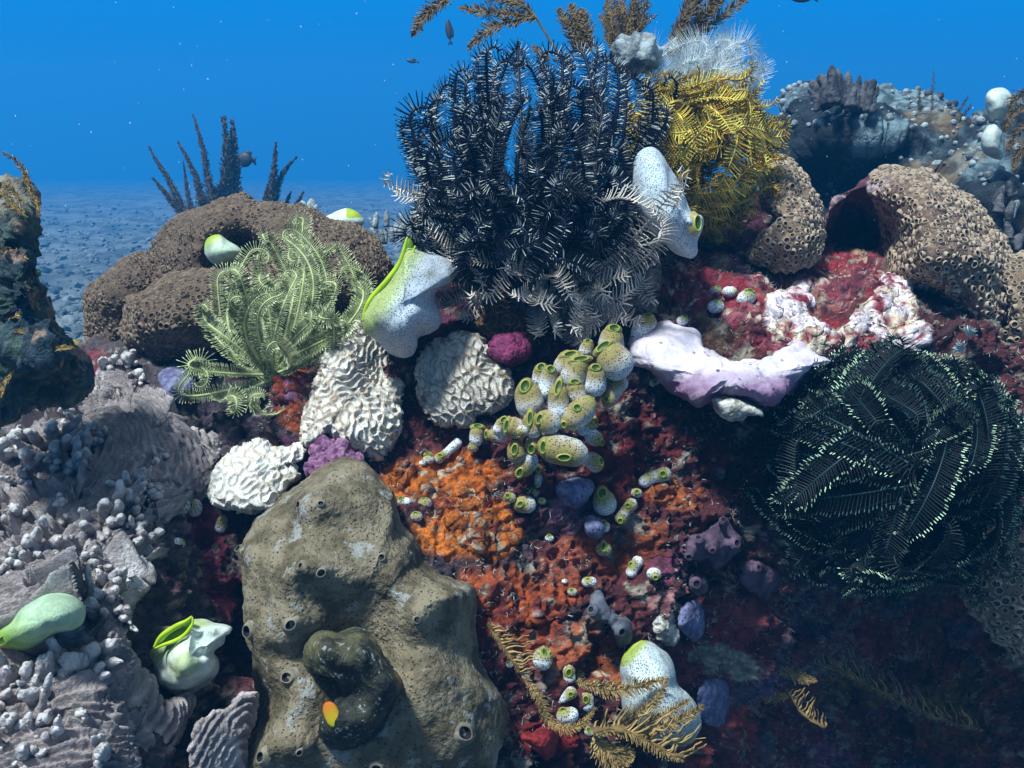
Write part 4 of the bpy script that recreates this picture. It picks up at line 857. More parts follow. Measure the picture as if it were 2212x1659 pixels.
def squirt(label, path, rad, mouths, tan=0.7, d=None, seed=0, m='sq', group=None, lift=0.6, name='sea_squirt', grn=0.0, deepen=0.0):
    """small sea squirt: path of (u,v) from foot to tip, rad in sketch units, mouths (u,v,a,b,angle)"""
    path = np.asarray(path, float); R = np.max(rad); n = 22
    pc = smooth_open(path, n) if len(path) > 1 else path[0] + np.array([[0, 1.0], [0, -1.0]])[[0, 1]][np.linspace(0, 1, n).round().astype(int)]
    if len(path) == 1: pc = path[0] + np.array([0.05, -1.0]) * np.linspace(-R * .85, R * .85, n)[:, None]
    else:
        e0, e1 = nrm(pc[0] - pc[1]), nrm(pc[-1] - pc[-2]); pc = smooth_open(np.vstack([pc[0] + e0 * rad[0] * .8, pc, pc[-1] + e1 * rad[-1] * .8]), n)
    dd = d if d is not None else min(on(*path[0]), on(*path[-1]), on(*path.mean(0)))
    px = PX * dd
    tt = np.linspace(0, 1, n); rr = np.interp(tt, np.linspace(0, 1, len(rad)), rad)
    L = np.linalg.norm(pc[-1] - pc[0]); kk = min(0.5, R / max(L, 1e-6))
    rr = rr * round_profile(n, kk)
    dc = dd - R * px * lift + deepen * (1 - tt)
    V, F, t = tube(P(pc[:, 0], pc[:, 1], dc), rr * px, 20)
    V = V + nrm(V - P(pc[:, 0], pc[:, 1], dc)[np.minimum((t * (n - 1)).round().astype(int), n - 1)]) * (0.07 * R * px * fbm(V, 0.8 / (R * px), 2, seed))[:, None]
    N = vnormals(V, F[0])
    if (N * (V - V.mean(0))).sum() < 0: N = -N
    th = thing(name, label, 'sea squirt', P(*path[0], dd), group)
    uu = V[:, 0] / (PX * V[:, 1]) + 1106; vv = 829.5 - V[:, 2] / (PX * V[:, 1])
    mu = np.array([mm[:2] for mm in mouths]) if mouths else np.array([[pc[-1][0], pc[-1][1]]])
    ma = np.array([max(mm[2], mm[3]) for mm in mouths]) if mouths else np.array([R * .3])
    dm = np.min(np.hypot(uu[:, None] - mu[:, 0], vv[:, None] - mu[:, 1]) - ma, axis=1)
    a = sstep(-dm, -R * (0.5 + 1.15 * tan), -R * 0.25)[:, None] * min(1, tan + .25); g = sstep(-dm, -R * 0.75 - grn * R, -R * 0.05)[:, None] * (0.55 if tan < .9 else 0.26)
    c = WHITE * (1 - a) + TAN * a; c = c * (1 - g) + GREEN * 0.75 * g
    mk('body', V, F, M[m], parent=th, col=c)
    for mm in mouths:
        u, v, A, B, an = mm
        j = np.argmin((uu - u) ** 2 + (vv - v) ** 2 + np.where(N[:, 1] < 0.15, 0, 1e6)); mouth(th, u, v, A, B, an, V[j, 1], N[j])
    return th

def H(u, v): return ZH(u, v)[0]
def I_(u, v): return ZI(u, v)[0]
GR = 'green mouthed squirts in the big cluster'
# label, body points, radii, mouths (enlarged-view units), bulge, depth offset of the cluster mound
CL = [('topmost squirt of the big cluster, cone shaped with a bright green top mouth', [(1250, 385), (1262, 305)], [88, 58], [(1268, 288, 30, 22, 0)], .05),
 ('largest upper squirt of the cluster touching the lilac sponge, long slanted green mouth', [(1285, 500), (1230, 425)], [118, 88], [(1205, 395, 46, 20, -35)], .075),
 ('small green capped squirt on the upper left of the cluster, beside the topmost one', [(1100, 430), (1112, 380)], [44, 38], [(1115, 363, 18, 12, 0)], .05),
 ('squirt with a long flat green mouth on the upper left edge of the cluster', [(965, 520), (1000, 455)], [66, 52], [(1008, 440, 40, 16, -15)], .06),
 ('wide tan squirt with a slanted slit mouth in the upper middle of the cluster', [(1020, 580), (1060, 485)], [84, 68], [(1070, 468, 46, 15, -10)], .08),
 ('small squirt at the outer left of the upper cluster with a tilted green mouth', [(820, 600), (832, 540)], [42, 42], [(835, 520, 26, 20, -45)], .065),
 ('slender squirt with a round bright green mouth, second from the left in the upper cluster', [(865, 670), (888, 545)], [52, 48], [(892, 530, 22, 20, 0)], .075),
 ('fat egg shaped squirt with a big green mouth at the left shoulder of the cluster', [(772, 745), (748, 650)], [92, 72], [(742, 632, 27, 38, 20)], .085),
 ('tall upright squirt with a tall narrow mouth at the centre of the cluster', [(942, 780), (937, 655)], [66, 58], [(937, 638, 17, 48, 15)], .115),
 ('round squirt with a small green top mouth just right of the tall central one', [(1050, 690), (1036, 625)], [60, 52], [(1036, 605, 27, 16, 0)], .10),
 ('tan squirt with a round green mouth right of the upper middle of the cluster', [(1150, 640), (1160, 545)], [70, 66], [(1160, 520, 26, 19, 0)], .08),
 ('curved squirt with two openings at the right edge of the cluster under the lilac sponge', [(1232, 720), (1270, 660), (1300, 610)], [50, 46, 62], [(1262, 600, 20, 18, 0), (1222, 706, 14, 15, 0)], .065),
 ('big slanted squirt with three openings right of the cluster centre', [(990, 850), (1060, 790), (1115, 735)], [52, 78, 66], [(1050, 757, 21, 20, 0), (972, 856, 15, 18, 0), (1130, 702, 18, 9, 0)], .12),
 ('squirt with a tall oval mouth below the fat egg shaped one, left of middle', [(795, 895), (775, 820)], [56, 52], [(770, 820, 15, 40, 5)], .115),
 ('squirt with a leaning oval mouth beside the tall oval mouthed one, at the middle', [(895, 850), (850, 830)], [74, 68], [(828, 825, 17, 30, 20)], .125),
 ('squirt with a narrow leaning mouth on the left flank of the cluster middle', [(700, 885), (655, 865)], [62, 58], [(632, 865, 13, 36, 12)], .095),
 ('small squirt behind the left flank with a tilted green cap', [(580, 890), (605, 845)], [36, 34], [(612, 830, 22, 14, -45)], .06),
 ('green squirt lying sideways with its mouth at the left end of the flank', [(600, 920), (525, 918)], [46, 32], [(510, 915, 9, 20, 0)], .05),
 ('upright squirt standing at the outer left end of the cluster row', [(450, 955), (458, 895)], [40, 44], [(460, 867, 27, 14, 0)], .03),
 ('tiny squirt with a green top under the outer left end of the cluster row', [(433, 992)], [32], [(433, 970, 15, 9, 0)], .03),
 ('small tan squirt with a tiny mouth under the left flank of the cluster', [(725, 890), (722, 905)], [38, 36], [(705, 917, 9, 12, 0)], .125),
 ('squirt with a large narrow dark mouth at the lower left of the cluster', [(692, 1040), (688, 985)], [60, 52], [(680, 1005, 17, 32, 10)], .085),
 ('squirt with an upright oval mouth in the lower middle of the cluster', [(800, 990), (790, 960)], [56, 52], [(780, 1000, 19, 28, 10)], .105),
 ('broad double squirt with two dark green mouths at the bottom of the cluster', [(880, 985), (960, 1010), (1060, 1030)], [86, 92, 76], [(850, 990, 17, 36, 5), (972, 1050, 38, 20, 0)], .12),
 ('squirt at the lower right tip of the cluster with a side mouth', [(1130, 1060), (1165, 1095)], [50, 54], [(1190, 1075, 12, 23, -15)], .08),
 ('pale dotted squirt hanging at the right of the cluster with a dark mouth', [(1130, 920), (1165, 945)], [48, 48], [(1195, 960, 13, 20, -30)], .09),
 ('squirt half hidden behind the three mouthed one at the right', [(1085, 880), (1140, 850)], [54, 34], [(1160, 840, 9, 22, 0)], .09),
 ('squirt drooping from the lower left of the cluster with a leaning mouth', [(765, 1065), (725, 1115)], [62, 62], [(710, 1140, 18, 29, 25)], .075),
 ('long thin white squirt trailing below the cluster with two small openings', [(818, 1115), (820, 1190), (795, 1260)], [34, 24, 34], [(818, 1122, 12, 14, 0), (788, 1240, 12, 17, 15)], .045),
]
def place_cluster():
    for i, (lb, pts, rad, ms, up) in enumerate(CL):
        pp = np.array([H(*q) for q in pts]); k = .3646
        squirt(lb, pp, np.array(rad) * k, [(*H(a, b), A * k, B * k, an) for a, b, A, B, an in ms], 1.0, d=0.585 - up * 0.42 + 0.012, seed=i, group=GR, lift=0.35)
place_cluster()
SM = [  # scattered ones, enlarged view H
 ('yellowish squirt at the left of the little trio under the cluster', [(650, 1290)], [38], [(638, 1280, 13, 15, 0)], .8),
 ('wide white squirt with tan crown and slit mouth in the trio under the cluster', [(700, 1335), (765, 1330)], [46, 54], [(712, 1328, 20, 15, -40)], .8),
 ('tiny white ball squirt at the right of the little trio under the cluster', [(842, 1310)], [25], [(842, 1310, 8, 9, 0)], .1),
 ('large lone white egg squirt with a big green mouth right of the cluster foot', [(1215, 1335), (1200, 1275)], [78, 60], [(1197, 1265, 25, 31, 10)], .6),
 ('peanut shaped squirt with two openings just right of the large lone egg squirt', [(1310, 1415), (1335, 1370), (1372, 1325)], [44, 32, 42], [(1350, 1336, 15, 13, 0), (1305, 1425, 15, 15, 0)], .8),
 ('small round white squirt above the peanut shaped one', [(1403, 1262)], [33], [(1403, 1255, 11, 13, 0)], .3),
 ('pale green squirt with two openings lying on orange crust right of the cluster', [(1445, 1195), (1500, 1165), (1572, 1150)], [42, 38, 48], [(1557, 1150, 18, 18, 0), (1470, 1158, 9, 8, 0)], .5),
 ('white dotted squirt sitting on the small lilac ball', [(1205, 1462)], [40], [(1206, 1438, 13, 14, 0)], .3),
 ('round squirt with a tall green mouth below the small lilac ball', [(1207, 1595)], [48], [(1207, 1580, 14, 26, 0)], .55),
 ('tiny squirt alone on the brightest orange crust patch', [(490, 1487)], [24], [(490, 1473, 9, 6, 0)], .3),
 ('tiny white squirt on dark crust right of the orange patch', [(885, 1530)], [26], [(884, 1515, 9, 8, 0)], .1),
 ('white sausage squirt with two openings on the lilac sponge face', [(1495, 608), (1545, 585), (1597, 555)], [27, 20, 27], [(1590, 555, 15, 16, 0), (1508, 602, 10, 12, 0)], .3),
 ('squirt with a green mouth at the slug shaped squirt foot on the orange ledge', [(170, 1062)], [34], [(165, 1030, 17, 9, 0)], .5),
 ('slug shaped green squirt lying on the orange ledge left of the cluster', [(228, 1062), (285, 1015), (345, 962)], [32, 25, 32], [(240, 1040, 15, 9, 20)], .7),
 ('white stub squirt at the left end of the orange ledge', [(132, 1085)], [20], [], .0),
 ('tall pale squirt leaning on the top left end of the lilac sponge', [(1395, 335), (1430, 285), (1475, 245)], [38, 52, 56], [(1468, 209, 24, 9, 0)], .85),
 ('small white squirt behind the top of the lilac sponge', [(1672, 242)], [34], [(1686, 214, 14, 8, 0)], .4),
 ('pale squirt lying at the right edge of the olive sponge top', [(5, 1308), (50, 1316)], [26, 24], [(5, 1292, 12, 9, 0)], .3),
 ('white squirt with an orange crown on the orange crust beside the olive sponge', [(148, 1322)], [42], [(142, 1296, 14, 7, 0)], .7),
 ('small white squirt with a green cap below the orange crowned one', [(98, 1400)], [36], [(92, 1383, 13, 10, 0)], .5)]
for i, (lb, pts, rad, ms, tn) in enumerate(SM):
    k = .3646; squirt(lb, [H(*q) for q in pts], np.array(rad) * k, [(*H(a, b), A * k, B * k, an) for a, b, A, B, an in ms], tn, seed=50 + i, group='small squirts scattered on the reef face')
SI = [
 ('white and tan peanut squirt left of its dark mouthed neighbour, low on the reef face', [(1145, 355), (1168, 310), (1192, 275)], [42, 36, 42], [(1148, 298, 17, 15, 0)], .6),
 ('white egg squirt with a dark low mouth, resting on purple crust', [(1298, 362)], [50], [(1308, 384, 15, 15, 0)], .4),
 ('tiny plain white ball squirt on the lower reef face', [(700, 410)], [20], [], .0),
 ('squat white squirt with a tan top in the middle of the lower reef face', [(840, 415), (890, 412)], [34, 32], [(855, 396, 12, 7, 0)], .6),
 ('small white squirt with a tan tip just below the plain white ball', [(750, 482)], [33], [(746, 470, 10, 10, 0)], .5),
 ('large pear squirt with two openings beside the brown feather hydroid', [(550, 950), (560, 895)], [68, 60], [(563, 882, 13, 24, -10), (605, 895, 9, 14, 0)], .5),
 ('tall green lipped squirt standing at the top of the lower group', [(732, 1060), (728, 1000)], [42, 40], [(728, 1020, 18, 25, 15)], .3),
 ('small squirt with a dark green mouth right of the tall green lipped one', [(802, 1040)], [33], [(802, 1025, 14, 16, 0)], .3),
 ('white tailed squirt with a round dark mouth in the lower group', [(665, 1220), (700, 1190), (745, 1155)], [10, 36, 48], [(742, 1165, 15, 15, 0)], .6),
 ('pale green upright squirt beside the white tailed one', [(850, 1245), (848, 1185)], [44, 46], [(843, 1200, 18, 24, 10)], .4),
 ('wide bean shaped squirt at the bottom of the lower group', [(685, 1310), (755, 1300)], [52, 50], [(690, 1272, 20, 14, 0)], .6),
 ('tiny squirt with a wide mouth below the bean shaped one', [(862, 1418)], [31], [(862, 1405, 13, 17, -20)], .3),
 ('small pale squirt half covered by the hydroid stem', [(905, 1098)], [30], [(915, 1080, 15, 8, 0)], .3),
 ('small greenish squirt squeezed behind the pale upright one', [(895, 1155)], [30], [], .4),
 ('tiny greenish squirt at the edge of the olive sponge beside the hydroid', [(330, 968)], [24], [(322, 955, 7, 7, 0)], .4)]
for i, (lb, pts, rad, ms, tn) in enumerate(SI):
    k = .3229; squirt(lb, [I_(*q) for q in pts], np.array(rad) * k, [(*I_(a, b), A * k, B * k, an) for a, b, A, B, an in ms], tn, seed=80 + i, group='small squirts scattered on the reef face', lift=0.8)
SR = [('small white squirt at the left end of the row on the red rock', [(520, 630)], [42], [(540, 600, 14, 7, 20)], .45),
 ('flat white squirt in the middle of the row on the red rock', [(600, 635), (645, 635)], [38, 36], [], .35),
 ('white squirt with a green top, right end of the row on the red rock', [(705, 690), (755, 660)], [46, 58], [(765, 625, 24, 9, 15)], .4),
 ('cone shaped white squirt below the row on the red rock', [(505, 740), (545, 735)], [48, 48], [(540, 690, 18, 7, 0)], .1)]
for i, (lb, pts, rad, ms, tn) in enumerate(SR):
    k = .3125; squirt(lb, [ZL(*q)[0] for q in pts], np.array(rad) * k, [(*ZL(a, b)[0], A * k, B * k, an) for a, b, A, B, an in ms], tn, seed=110 + i, group='white squirts on the red rock')
SD = [('largest squirt of the fused group on the plate coral edge', [(1060, 1590), (1085, 1560)], [56, 50], [(1030, 1545, 12, 26, 30)], .35),
 ('squirt at the right of the fused group on the plate coral edge', [(1150, 1600), (1155, 1570)], [50, 44], [(1128, 1572, 14, 16, 0)], .55),
 ('green lipped squirt behind the fused group on the plate coral edge', [(1130, 1490)], [46], [(1090, 1465, 7, 22, 10)], .5),
 ('pale ball squirt against the bright white brain coral', [(1198, 1500)], [40], [], .3),
 ('upper pale squirt between plate coral and white brain coral', [(1190, 1388)], [34], [(1212, 1385, 10, 9, 0)], .2),
 ('brown squirt with a dark dot, topmost between plate coral and white brain coral', [(1265, 1362)], [36], [(1270, 1358, 8, 8, 0)], .9),
 ('yellow green squirt in the dark gap under the left column', [(440, 630)], [48], [], .8),
 ('small green squirt on the ledge left of the brown colony', [(530, 745)], [40], [], .5)]
for i, (lb, pts, rad, ms, tn) in enumerate(SD):
    k = .3646; squirt(lb, [ZD(*q)[0] for q in pts], np.array(rad) * k, [(*ZD(a, b)[0], A * k, B * k, an) for a, b, A, B, an in ms], tn, seed=120 + i, lift=1.5 if i < 6 else .6, group='small squirts on the left')
SE = [('bluish white squirt on the lower edge of the main coral plate', [(985, 385), (1035, 372)], [46, 42], [], .35), ('small ochre squirt leaning in the dark cleft below the white brain coral', [(1268, 280), (1285, 225)], [32, 30], [(1276, 234, 9, 9, 0)], .9)]
for i, (lb, pts, rad, ms, tn) in enumerate(SE):
    k = .375; squirt(lb, [ZE(*q)[0] for q in pts], np.array(rad) * k, [(*ZE(a, b)[0], A * k, B * k, an) for a, b, A, B, an in ms], tn, seed=130 + i, lift=1.4, group='small squirts on the left')

def big_squirt(label, outline, center, d, front, back, m, colfun, bumps=(), seed=1, pw=2.0, amp=0.0025):
    t = thing('sea_squirt', label, 'sea squirt', P(center[0], center[1], d if not callable(d) else float(d(*center))))
    V, F, N, uv = pillow(outline, center, d, front, back, 220, 56, bumps, lambda p, n: amp * fbm(p, 34, 3, seed) + amp * .3 * fbm(p, 110, 2, seed), pw=pw, seed=seed)
    mk('body', V, F, M[m], parent=t, col=colfun(uv, V)); return t, V, N, uv
def lips(t, outer, d, thick=0.01, col=(0.36, 0.50, 0.015)):
    """slit mouth: two swollen green lips along the traced edge with a dark gap between them"""
    outer = [np.asarray(o, float) for o in outer]
    for k, (pts, r, tone) in enumerate(outer_l(outer)):
        n = 40; pc = smooth_open(pts, n); dd = d(pc[:, 0], pc[:, 1]) if callable(d) else np.full(n, d)
        rr = r * PX * dd * np.sin(np.linspace(0.12, math.pi - 0.12, n)) ** 0.5
        V, F, _ = tube(P(pc[:, 0], pc[:, 1], dd), rr, 12)
        c = np.tile(np.array(col) * tone, (len(V), 1)) * (1 + 0.15 * fbm(V, 90, 2, k))[:, None]
        mk('lip', V, F, M['sqgreen'], parent=t, col=c)
def outer_l(o): return [(o[0], 6, 1.0), (o[1], 4.5, 1.15)] if len(o) > 1 else [(o[0], 7, 1.0)]
def throat(t, pts, d, m=None):
    V, F, N, uv = pillow(pts, np.mean(pts, 0), d, 0.004, 0.004, 60, 8)
    mk('throat', V, F, M['sqgreen'] if m is None else m, parent=t, col=np.tile(np.array([0.10, 0.20, 0.004]), (len(V), 1)))

def build_big():
    grey = np.array([0.46, 0.50, 0.54])
    # large one beside the black feather star
    o = ZG(880,40,980,70,1100,120,1220,210,1180,290,1085,340,1060,430,1110,520,1100,590,1040,640,960,680,950,740,920,800,870,822,800,805,740,770,680,710,600,640,570,560,590,480,640,390,740,280,830,150)
    def cf(uv, V):
        e = np.array([(785, 690), (880, 530)]); ax = nrm(e[1] - e[0]); q = np.abs((uv[:, 0] - e[0, 0]) * ax[1] - (uv[:, 1] - e[0, 1]) * ax[0])
        g = sstep(-q, -62, -10)[:, None]; c = grey * (1 - g) + np.array([0.36, 0.42, 0.12]) * g
        b = (np.exp(-((uv[:, 0] - 930) / 14) ** 2 - ((uv[:, 1] - 592) / 10) ** 2) * .7)[:, None]; return c * (1 - b) + np.array([.16, .15, .06]) * b
    dd = lambda u, v: 0.60 + (u - 870) * 0.00005
    t, V, N, uv = big_squirt('largest smooth grey white squirt with a long green slit, left of the black feather star', o, (870, 655), dd, 0.045, 0.045, 'sqbig', cf, [(880, 660, 20, -0.004), (880, 700, 50, 0.006)], 3)
    throat(t, ZG(580,560,610,440,740,285,835,150,880,-10,925,40,890,170,790,310,690,410,600,520), 0.592)
    lips(t, [ZG(572,565,590,480,640,390,740,280,830,150,880,-20), ZG(585,560,612,500,690,405,790,305,885,170,935,40)], lambda u, v: 0.583 + 0 * u)
    # right one with the siphon
    o = ZC(70,765,120,810,150,880,200,960,250,1080,270,1110,318,1130,318,1190,300,1250,300,1310,270,1340,220,1330,160,1290,100,1230,20,1150,-30,1000,-30,850,20,780)
    cf2 = lambda uv, V: np.tile(np.array([0.46, 0.52, 0.55]), (len(V), 1))
    t, V, N, uv = big_squirt('tall white dotted squirt with one side siphon, between the black and golden feather stars', o, (1440, 440), 0.625, 0.035, 0.04, 'sqbig', cf2, [(1500, 482, 18, 0.012), (1450, 470, 40, 0.004)], 5)
    u, v = ZC(294, 1158)[0]; j = np.argmin((uv[:-2, 0] - u) ** 2 + (uv[:-2, 1] - v) ** 2 + (V[:-2, 1] > .63) * 1e6); mouth(t, u, v, 9.5, 16.5, 0, V[j, 1] - .003, nrm(N[j] + np.array([.3, 0, .1])), green=np.array([0.34, 0.42, 0.05]))
    # bottom one
    o = ZI(1235,810,1330,850,1400,920,1440,1010,1460,1110,1550,1210,1600,1320,1600,1400,1540,1480,1440,1500,1300,1440,1150,1340,1090,1280,1080,1150,1090,1080,1080,1000,1100,930,1160,860)
    def cf3(uv, V):
        g = sstep(uv[:, 1], 1555, 1610)[:, None]; q = sstep(-((uv[:, 0] - 1390) * .77 + (uv[:, 1] - 1386) * .64), -16, -2)[:, None]
        c = np.array([0.50, 0.55, 0.53]) * (1 - g) + np.array([0.16, 0.26, 0.19]) * g; q = q * (uv[:, 1] < 1440)[:, None]; return c * (1 - q) + np.array([0.36, 0.42, 0.10]) * q
    t, V, N, uv = big_squirt('large white dotted squirt at the bottom, partly covered by the golden hydroid fern', o, (1420, 1490), 0.535, 0.04, 0.04, 'sqbig', cf3, [(1395, 1450, 22, -0.004), (1440, 1580, 40, .01)], 7)
    lips(t, [ZI(1085, 985, 1105, 925, 1160, 860, 1225, 808)], 0.532, .01, col=(0.30, 0.36, 0.02))
    # left bulb
    o = ZE(340,648,420,665,480,710,500,760,480,830,420,870,330,890,250,940,150,980,60,978,-10,965,-30,920,-10,870,60,820,110,750,200,690,270,655)
    def cf4(uv, V):
        g = sstep(-(uv[:, 0] * .75 - uv[:, 1] * .66 + 890), -75, 45)[:, None]; return np.array([0.38, 0.50, 0.34]) * (1 - g) + np.array([0.24, 0.40, 0.015]) * g
    t, V, N, uv = big_squirt('smooth green bulb squirt on the plate coral at the left edge', o, (95, 1340), 0.415, 0.03, 0.03, 'sqsmooth', cf4, (), 9, amp=.001)
    mouth(t, 9, 1383, 19, 8, -28, 0.400, (-.6, -.6, .2), green=np.array([0.22, 0.36, 0.01]))
    # crumpled cup
    o = ZE(1105,785,1200,800,1330,850,1300,890,1290,940,1240,990,1255,1050,1230,1110,1160,1170,1060,1215,980,1210,910,1150,880,1080,880,990,920,920,1000,860,1060,830)
    def cf5(uv, V):
        y = sstep(fbm(V, 40, 3, 3), 0, .35)[:, None]; q = sstep(-((uv[:, 0] - 350) * .68 + (uv[:, 1] - 1390) * .73), -36, 0)[:, None]
        c = np.array([0.60, 0.66, 0.60]) * (1 - y) + np.array([0.46, 0.52, 0.30]) * y; return c * (1 - q * .7) + np.array([0.40, 0.52, 0.12]) * q * .7
    t, V, N, uv = big_squirt('crumpled pale green squirt with a torn green mouth, left of the olive sponge', o, (408, 1420), 0.475, 0.03, 0.03, 'sqsmooth', cf5, [(430, 1390, 16, -0.006, 40), (460, 1360, 14, .005), (400, 1450, 40, .005), (445, 1400, 10, .004)], 11, amp=.005)
    throat(t, ZE(888,960,930,905,1010,850,1070,820,1108,785,1110,830,1060,890,1000,920,930,950), 0.458)
    lips(t, [ZE(886,965,930,900,1010,845,1070,815,1106,786), ZE(890,970,940,950,1010,925,1065,890,1108,830,1108,790)], 0.452, .01)
    # on the brown colony and behind it
    o = zz((1300,1385,1350,1420,1410,1460,1435,1500,1400,1560,1330,1580,1260,1560,1215,1510,1212,1440,1240,1400), 0, 0, .3646)
    def cf6(uv, V):
        q = sstep(-((uv[:, 0] - 452) * .6 + (uv[:, 1] - 520) * .8), -18, 4)[:, None]; return np.array([0.50, 0.60, 0.46]) * (1 - q) + np.array([0.36, 0.46, 0.06]) * q
    big_squirt('smooth pale green squirt sitting in the dark fold of the brown lobed colony', o, (480, 541), 0.705, 0.03, 0.03, 'sqsmooth', cf6, (), 12, amp=.001)
    big_squirt('white green squirt lying behind the crest of the brown lobed colony', [(686, 478), (715, 461), (744, 450), (762, 452), (780, 464), (784, 486), (740, 500), (695, 492)], (740, 475), 0.86, 0.02, 0.03, 'sqsmooth', lambda uv, V: np.where(((uv[:, 0] > 748) & (uv[:, 1] < 470))[:, None], np.array([0.36, 0.46, 0.04]), np.array([0.58, 0.66, 0.58])), (), 13, amp=.001)
build_big()

# ------------------------------------------------------------------ feather stars
def star(label, base, tips, plen, npin, mats, seed, curl_r, turns, hint=(0, -1, 0.3), wid=0.075, lift=0.35, curl=0.45, sweep=0.45, bulge=0.10, K=4, up=(0, -0.3), rad=None, tipw=None, name='feather_star', cir=True, **fk):
    """tips (u, v, distance offset[, lateral bulge sign]); base (u, v, d)"""
    g = np.random.default_rng(seed); bu, bv, bd = base; b = P(bu, bv, bd); t = thing(name, label, 'feather star', b)
    px = PX * bd
    for i, tp in enumerate(tips):
        u, v, dz = tp[:3]; tip = P(u, v, bd + dz); vec = tip - b; L = np.linalg.norm(vec)
        side = nrm(np.array([u - bu, 0, 0.0]) + 1e-6) if len(tp) < 4 else np.array([tp[3], 0, 0.0])
        upv = np.array([0, up[0] * 0, 1.0])
        out = nrm(vec); lat = side * (0.25 + 0.75 * min(1, abs(u - bu) / 200.0))
        jb = g.normal(0, 0.015, 3)
        foot = b + nrm(vec + g.normal(0, .02, 3)) * 0.006
        c1 = foot + vec * 0.33 + lat * L * bulge + jb; c2 = foot + vec * 0.72 + lat * L * bulge * 0.9 + np.array([0, 0, 0.10 * L]) * (1 if up[1] >= 0 else up[1]) + jb
        ax = np.cross(out, np.array([0, -1, 0.0])) if abs(u - bu) < 40 else np.array([0, 1.0 if u < bu else -1.0, 0.0])
        ax = ax + g.normal(0, 0.35, 3); tn = turns * g.uniform(0.35, 1.25)
        pth = curl_path(foot, c1, c2, tip, ax, curl_r * px * g.uniform(.7, 1.25), tn)
        n = int(npin * (0.55 + 0.45 * min(1, L / (350 * px))))
        hv = nrm(np.asarray(hint, float) + g.normal(0, 0.25, 3))
        V, F, mi = feather(pth, n, plen * px * g.uniform(.88, 1.1), hv, curl, lift, sweep, wid, rad=None if rad is None else rad * px, K=K, seed=seed * 100 + i, **fk)
        mk('arm', V, F, mats, parent=t, midx=mi, smooth=True)
    if cir:
        V, F, N, uv = pillow([(bu + 16 * math.cos(a), bv + 14 * math.sin(a)) for a in np.linspace(0, 6.28, 12, endpoint=False)], (bu, bv), bd, 0.006, 0.006, 40, 12)
        mk('disc', V, F, [mats[3]], parent=t)
    return t

def jitter_tips(lst, g, n, cu, cv, ru, rv, zf, arc=(0, 2 * math.pi), rmin=0.25):
    out = list(lst)
    for _ in range(n):
        a = g.uniform(*arc); r = math.sqrt(g.uniform(rmin ** 2, 1)); u = cu + ru * r * math.cos(a); v = cv + rv * r * math.sin(a)
        out.append((u, v, zf(r) * g.uniform(.5, 1.1)))
    return out

def ball_star(label, base, ru, rv, depth, n, plen, npin, mats, seed, curl_r, turns, bias=(0, 0), extra=(), dim=None, **fk):
    """bushy feather star: arms come out of the middle, lie over the ball's surface and curl at the end"""
    g = np.random.default_rng(seed); bu, bv, bd = base; px = PX * bd; b = P(bu, bv, bd); t = thing('feather_star', label, 'feather star', b)
    sc = np.array([ru * px, depth, rv * px])
    for i in range(n + len(extra)):
        if i < n:
            s = nrm(g.normal(size=3)); s[1] = -abs(s[1]) * .8 + .1; s = nrm(s)
            tn = np.array([bias[0] + g.normal(0, .6), g.normal(0, .3), bias[1] + g.normal(0, .6)]); tn = nrm(tn - s * (tn @ s)); arc = g.uniform(.55, 1.05)
        else:
            q = (P(*extra[i - n], bd) - b) / sc; q[1] = 0; e = nrm(q); s = nrm(e * .6 + np.array([0, -.75, 0])); tn = nrm(e - s * (e @ s)); arc = math.acos(np.clip(s @ e, -1, 1)) * 1.0
        th = np.linspace(-arc * .55, arc * .45 if i < n else arc, 9)[:, None]
        r = np.linspace(.80, 1.02, 9)[:, None] * g.uniform(.88, 1.05); p = b + sc * (s * np.cos(th) + tn * np.sin(th)) * r
        start = b + sc * nrm(s * .6 - tn * .8) * .28
        pth = np.vstack([b + sc * s * .04, start, p]); T = nrm(pth[-1] - pth[-2]); out = nrm((pth[-1] - b) / sc)
        a = np.linspace(0, 2 * math.pi * turns * g.uniform(.3, 1.2), 9)[1:, None]; cr = curl_r * px * g.uniform(.7, 1.2); sg = out * g.choice([1, 1, -1])
        pth = np.vstack([pth, pth[-1] + T * np.sin(a) * cr * (1 - .04 * a) + sg * (1 - np.cos(a)) * cr * (1 - .05 * a)])
        hint = nrm((smooth_open(pth, npin) - b) / sc)
        V, F, mi = feather(pth, npin, plen * px * g.uniform(.85, 1.1), hint, seed=seed * 300 + i, **{k: (v * px if k == 'rad' else v) for k, v in fk.items()})
        mk('arm', V, F, mats if dim is None or g.random() < .42 else [mats[0], mats[1], dim, mats[3]], parent=t, midx=mi)
    return t

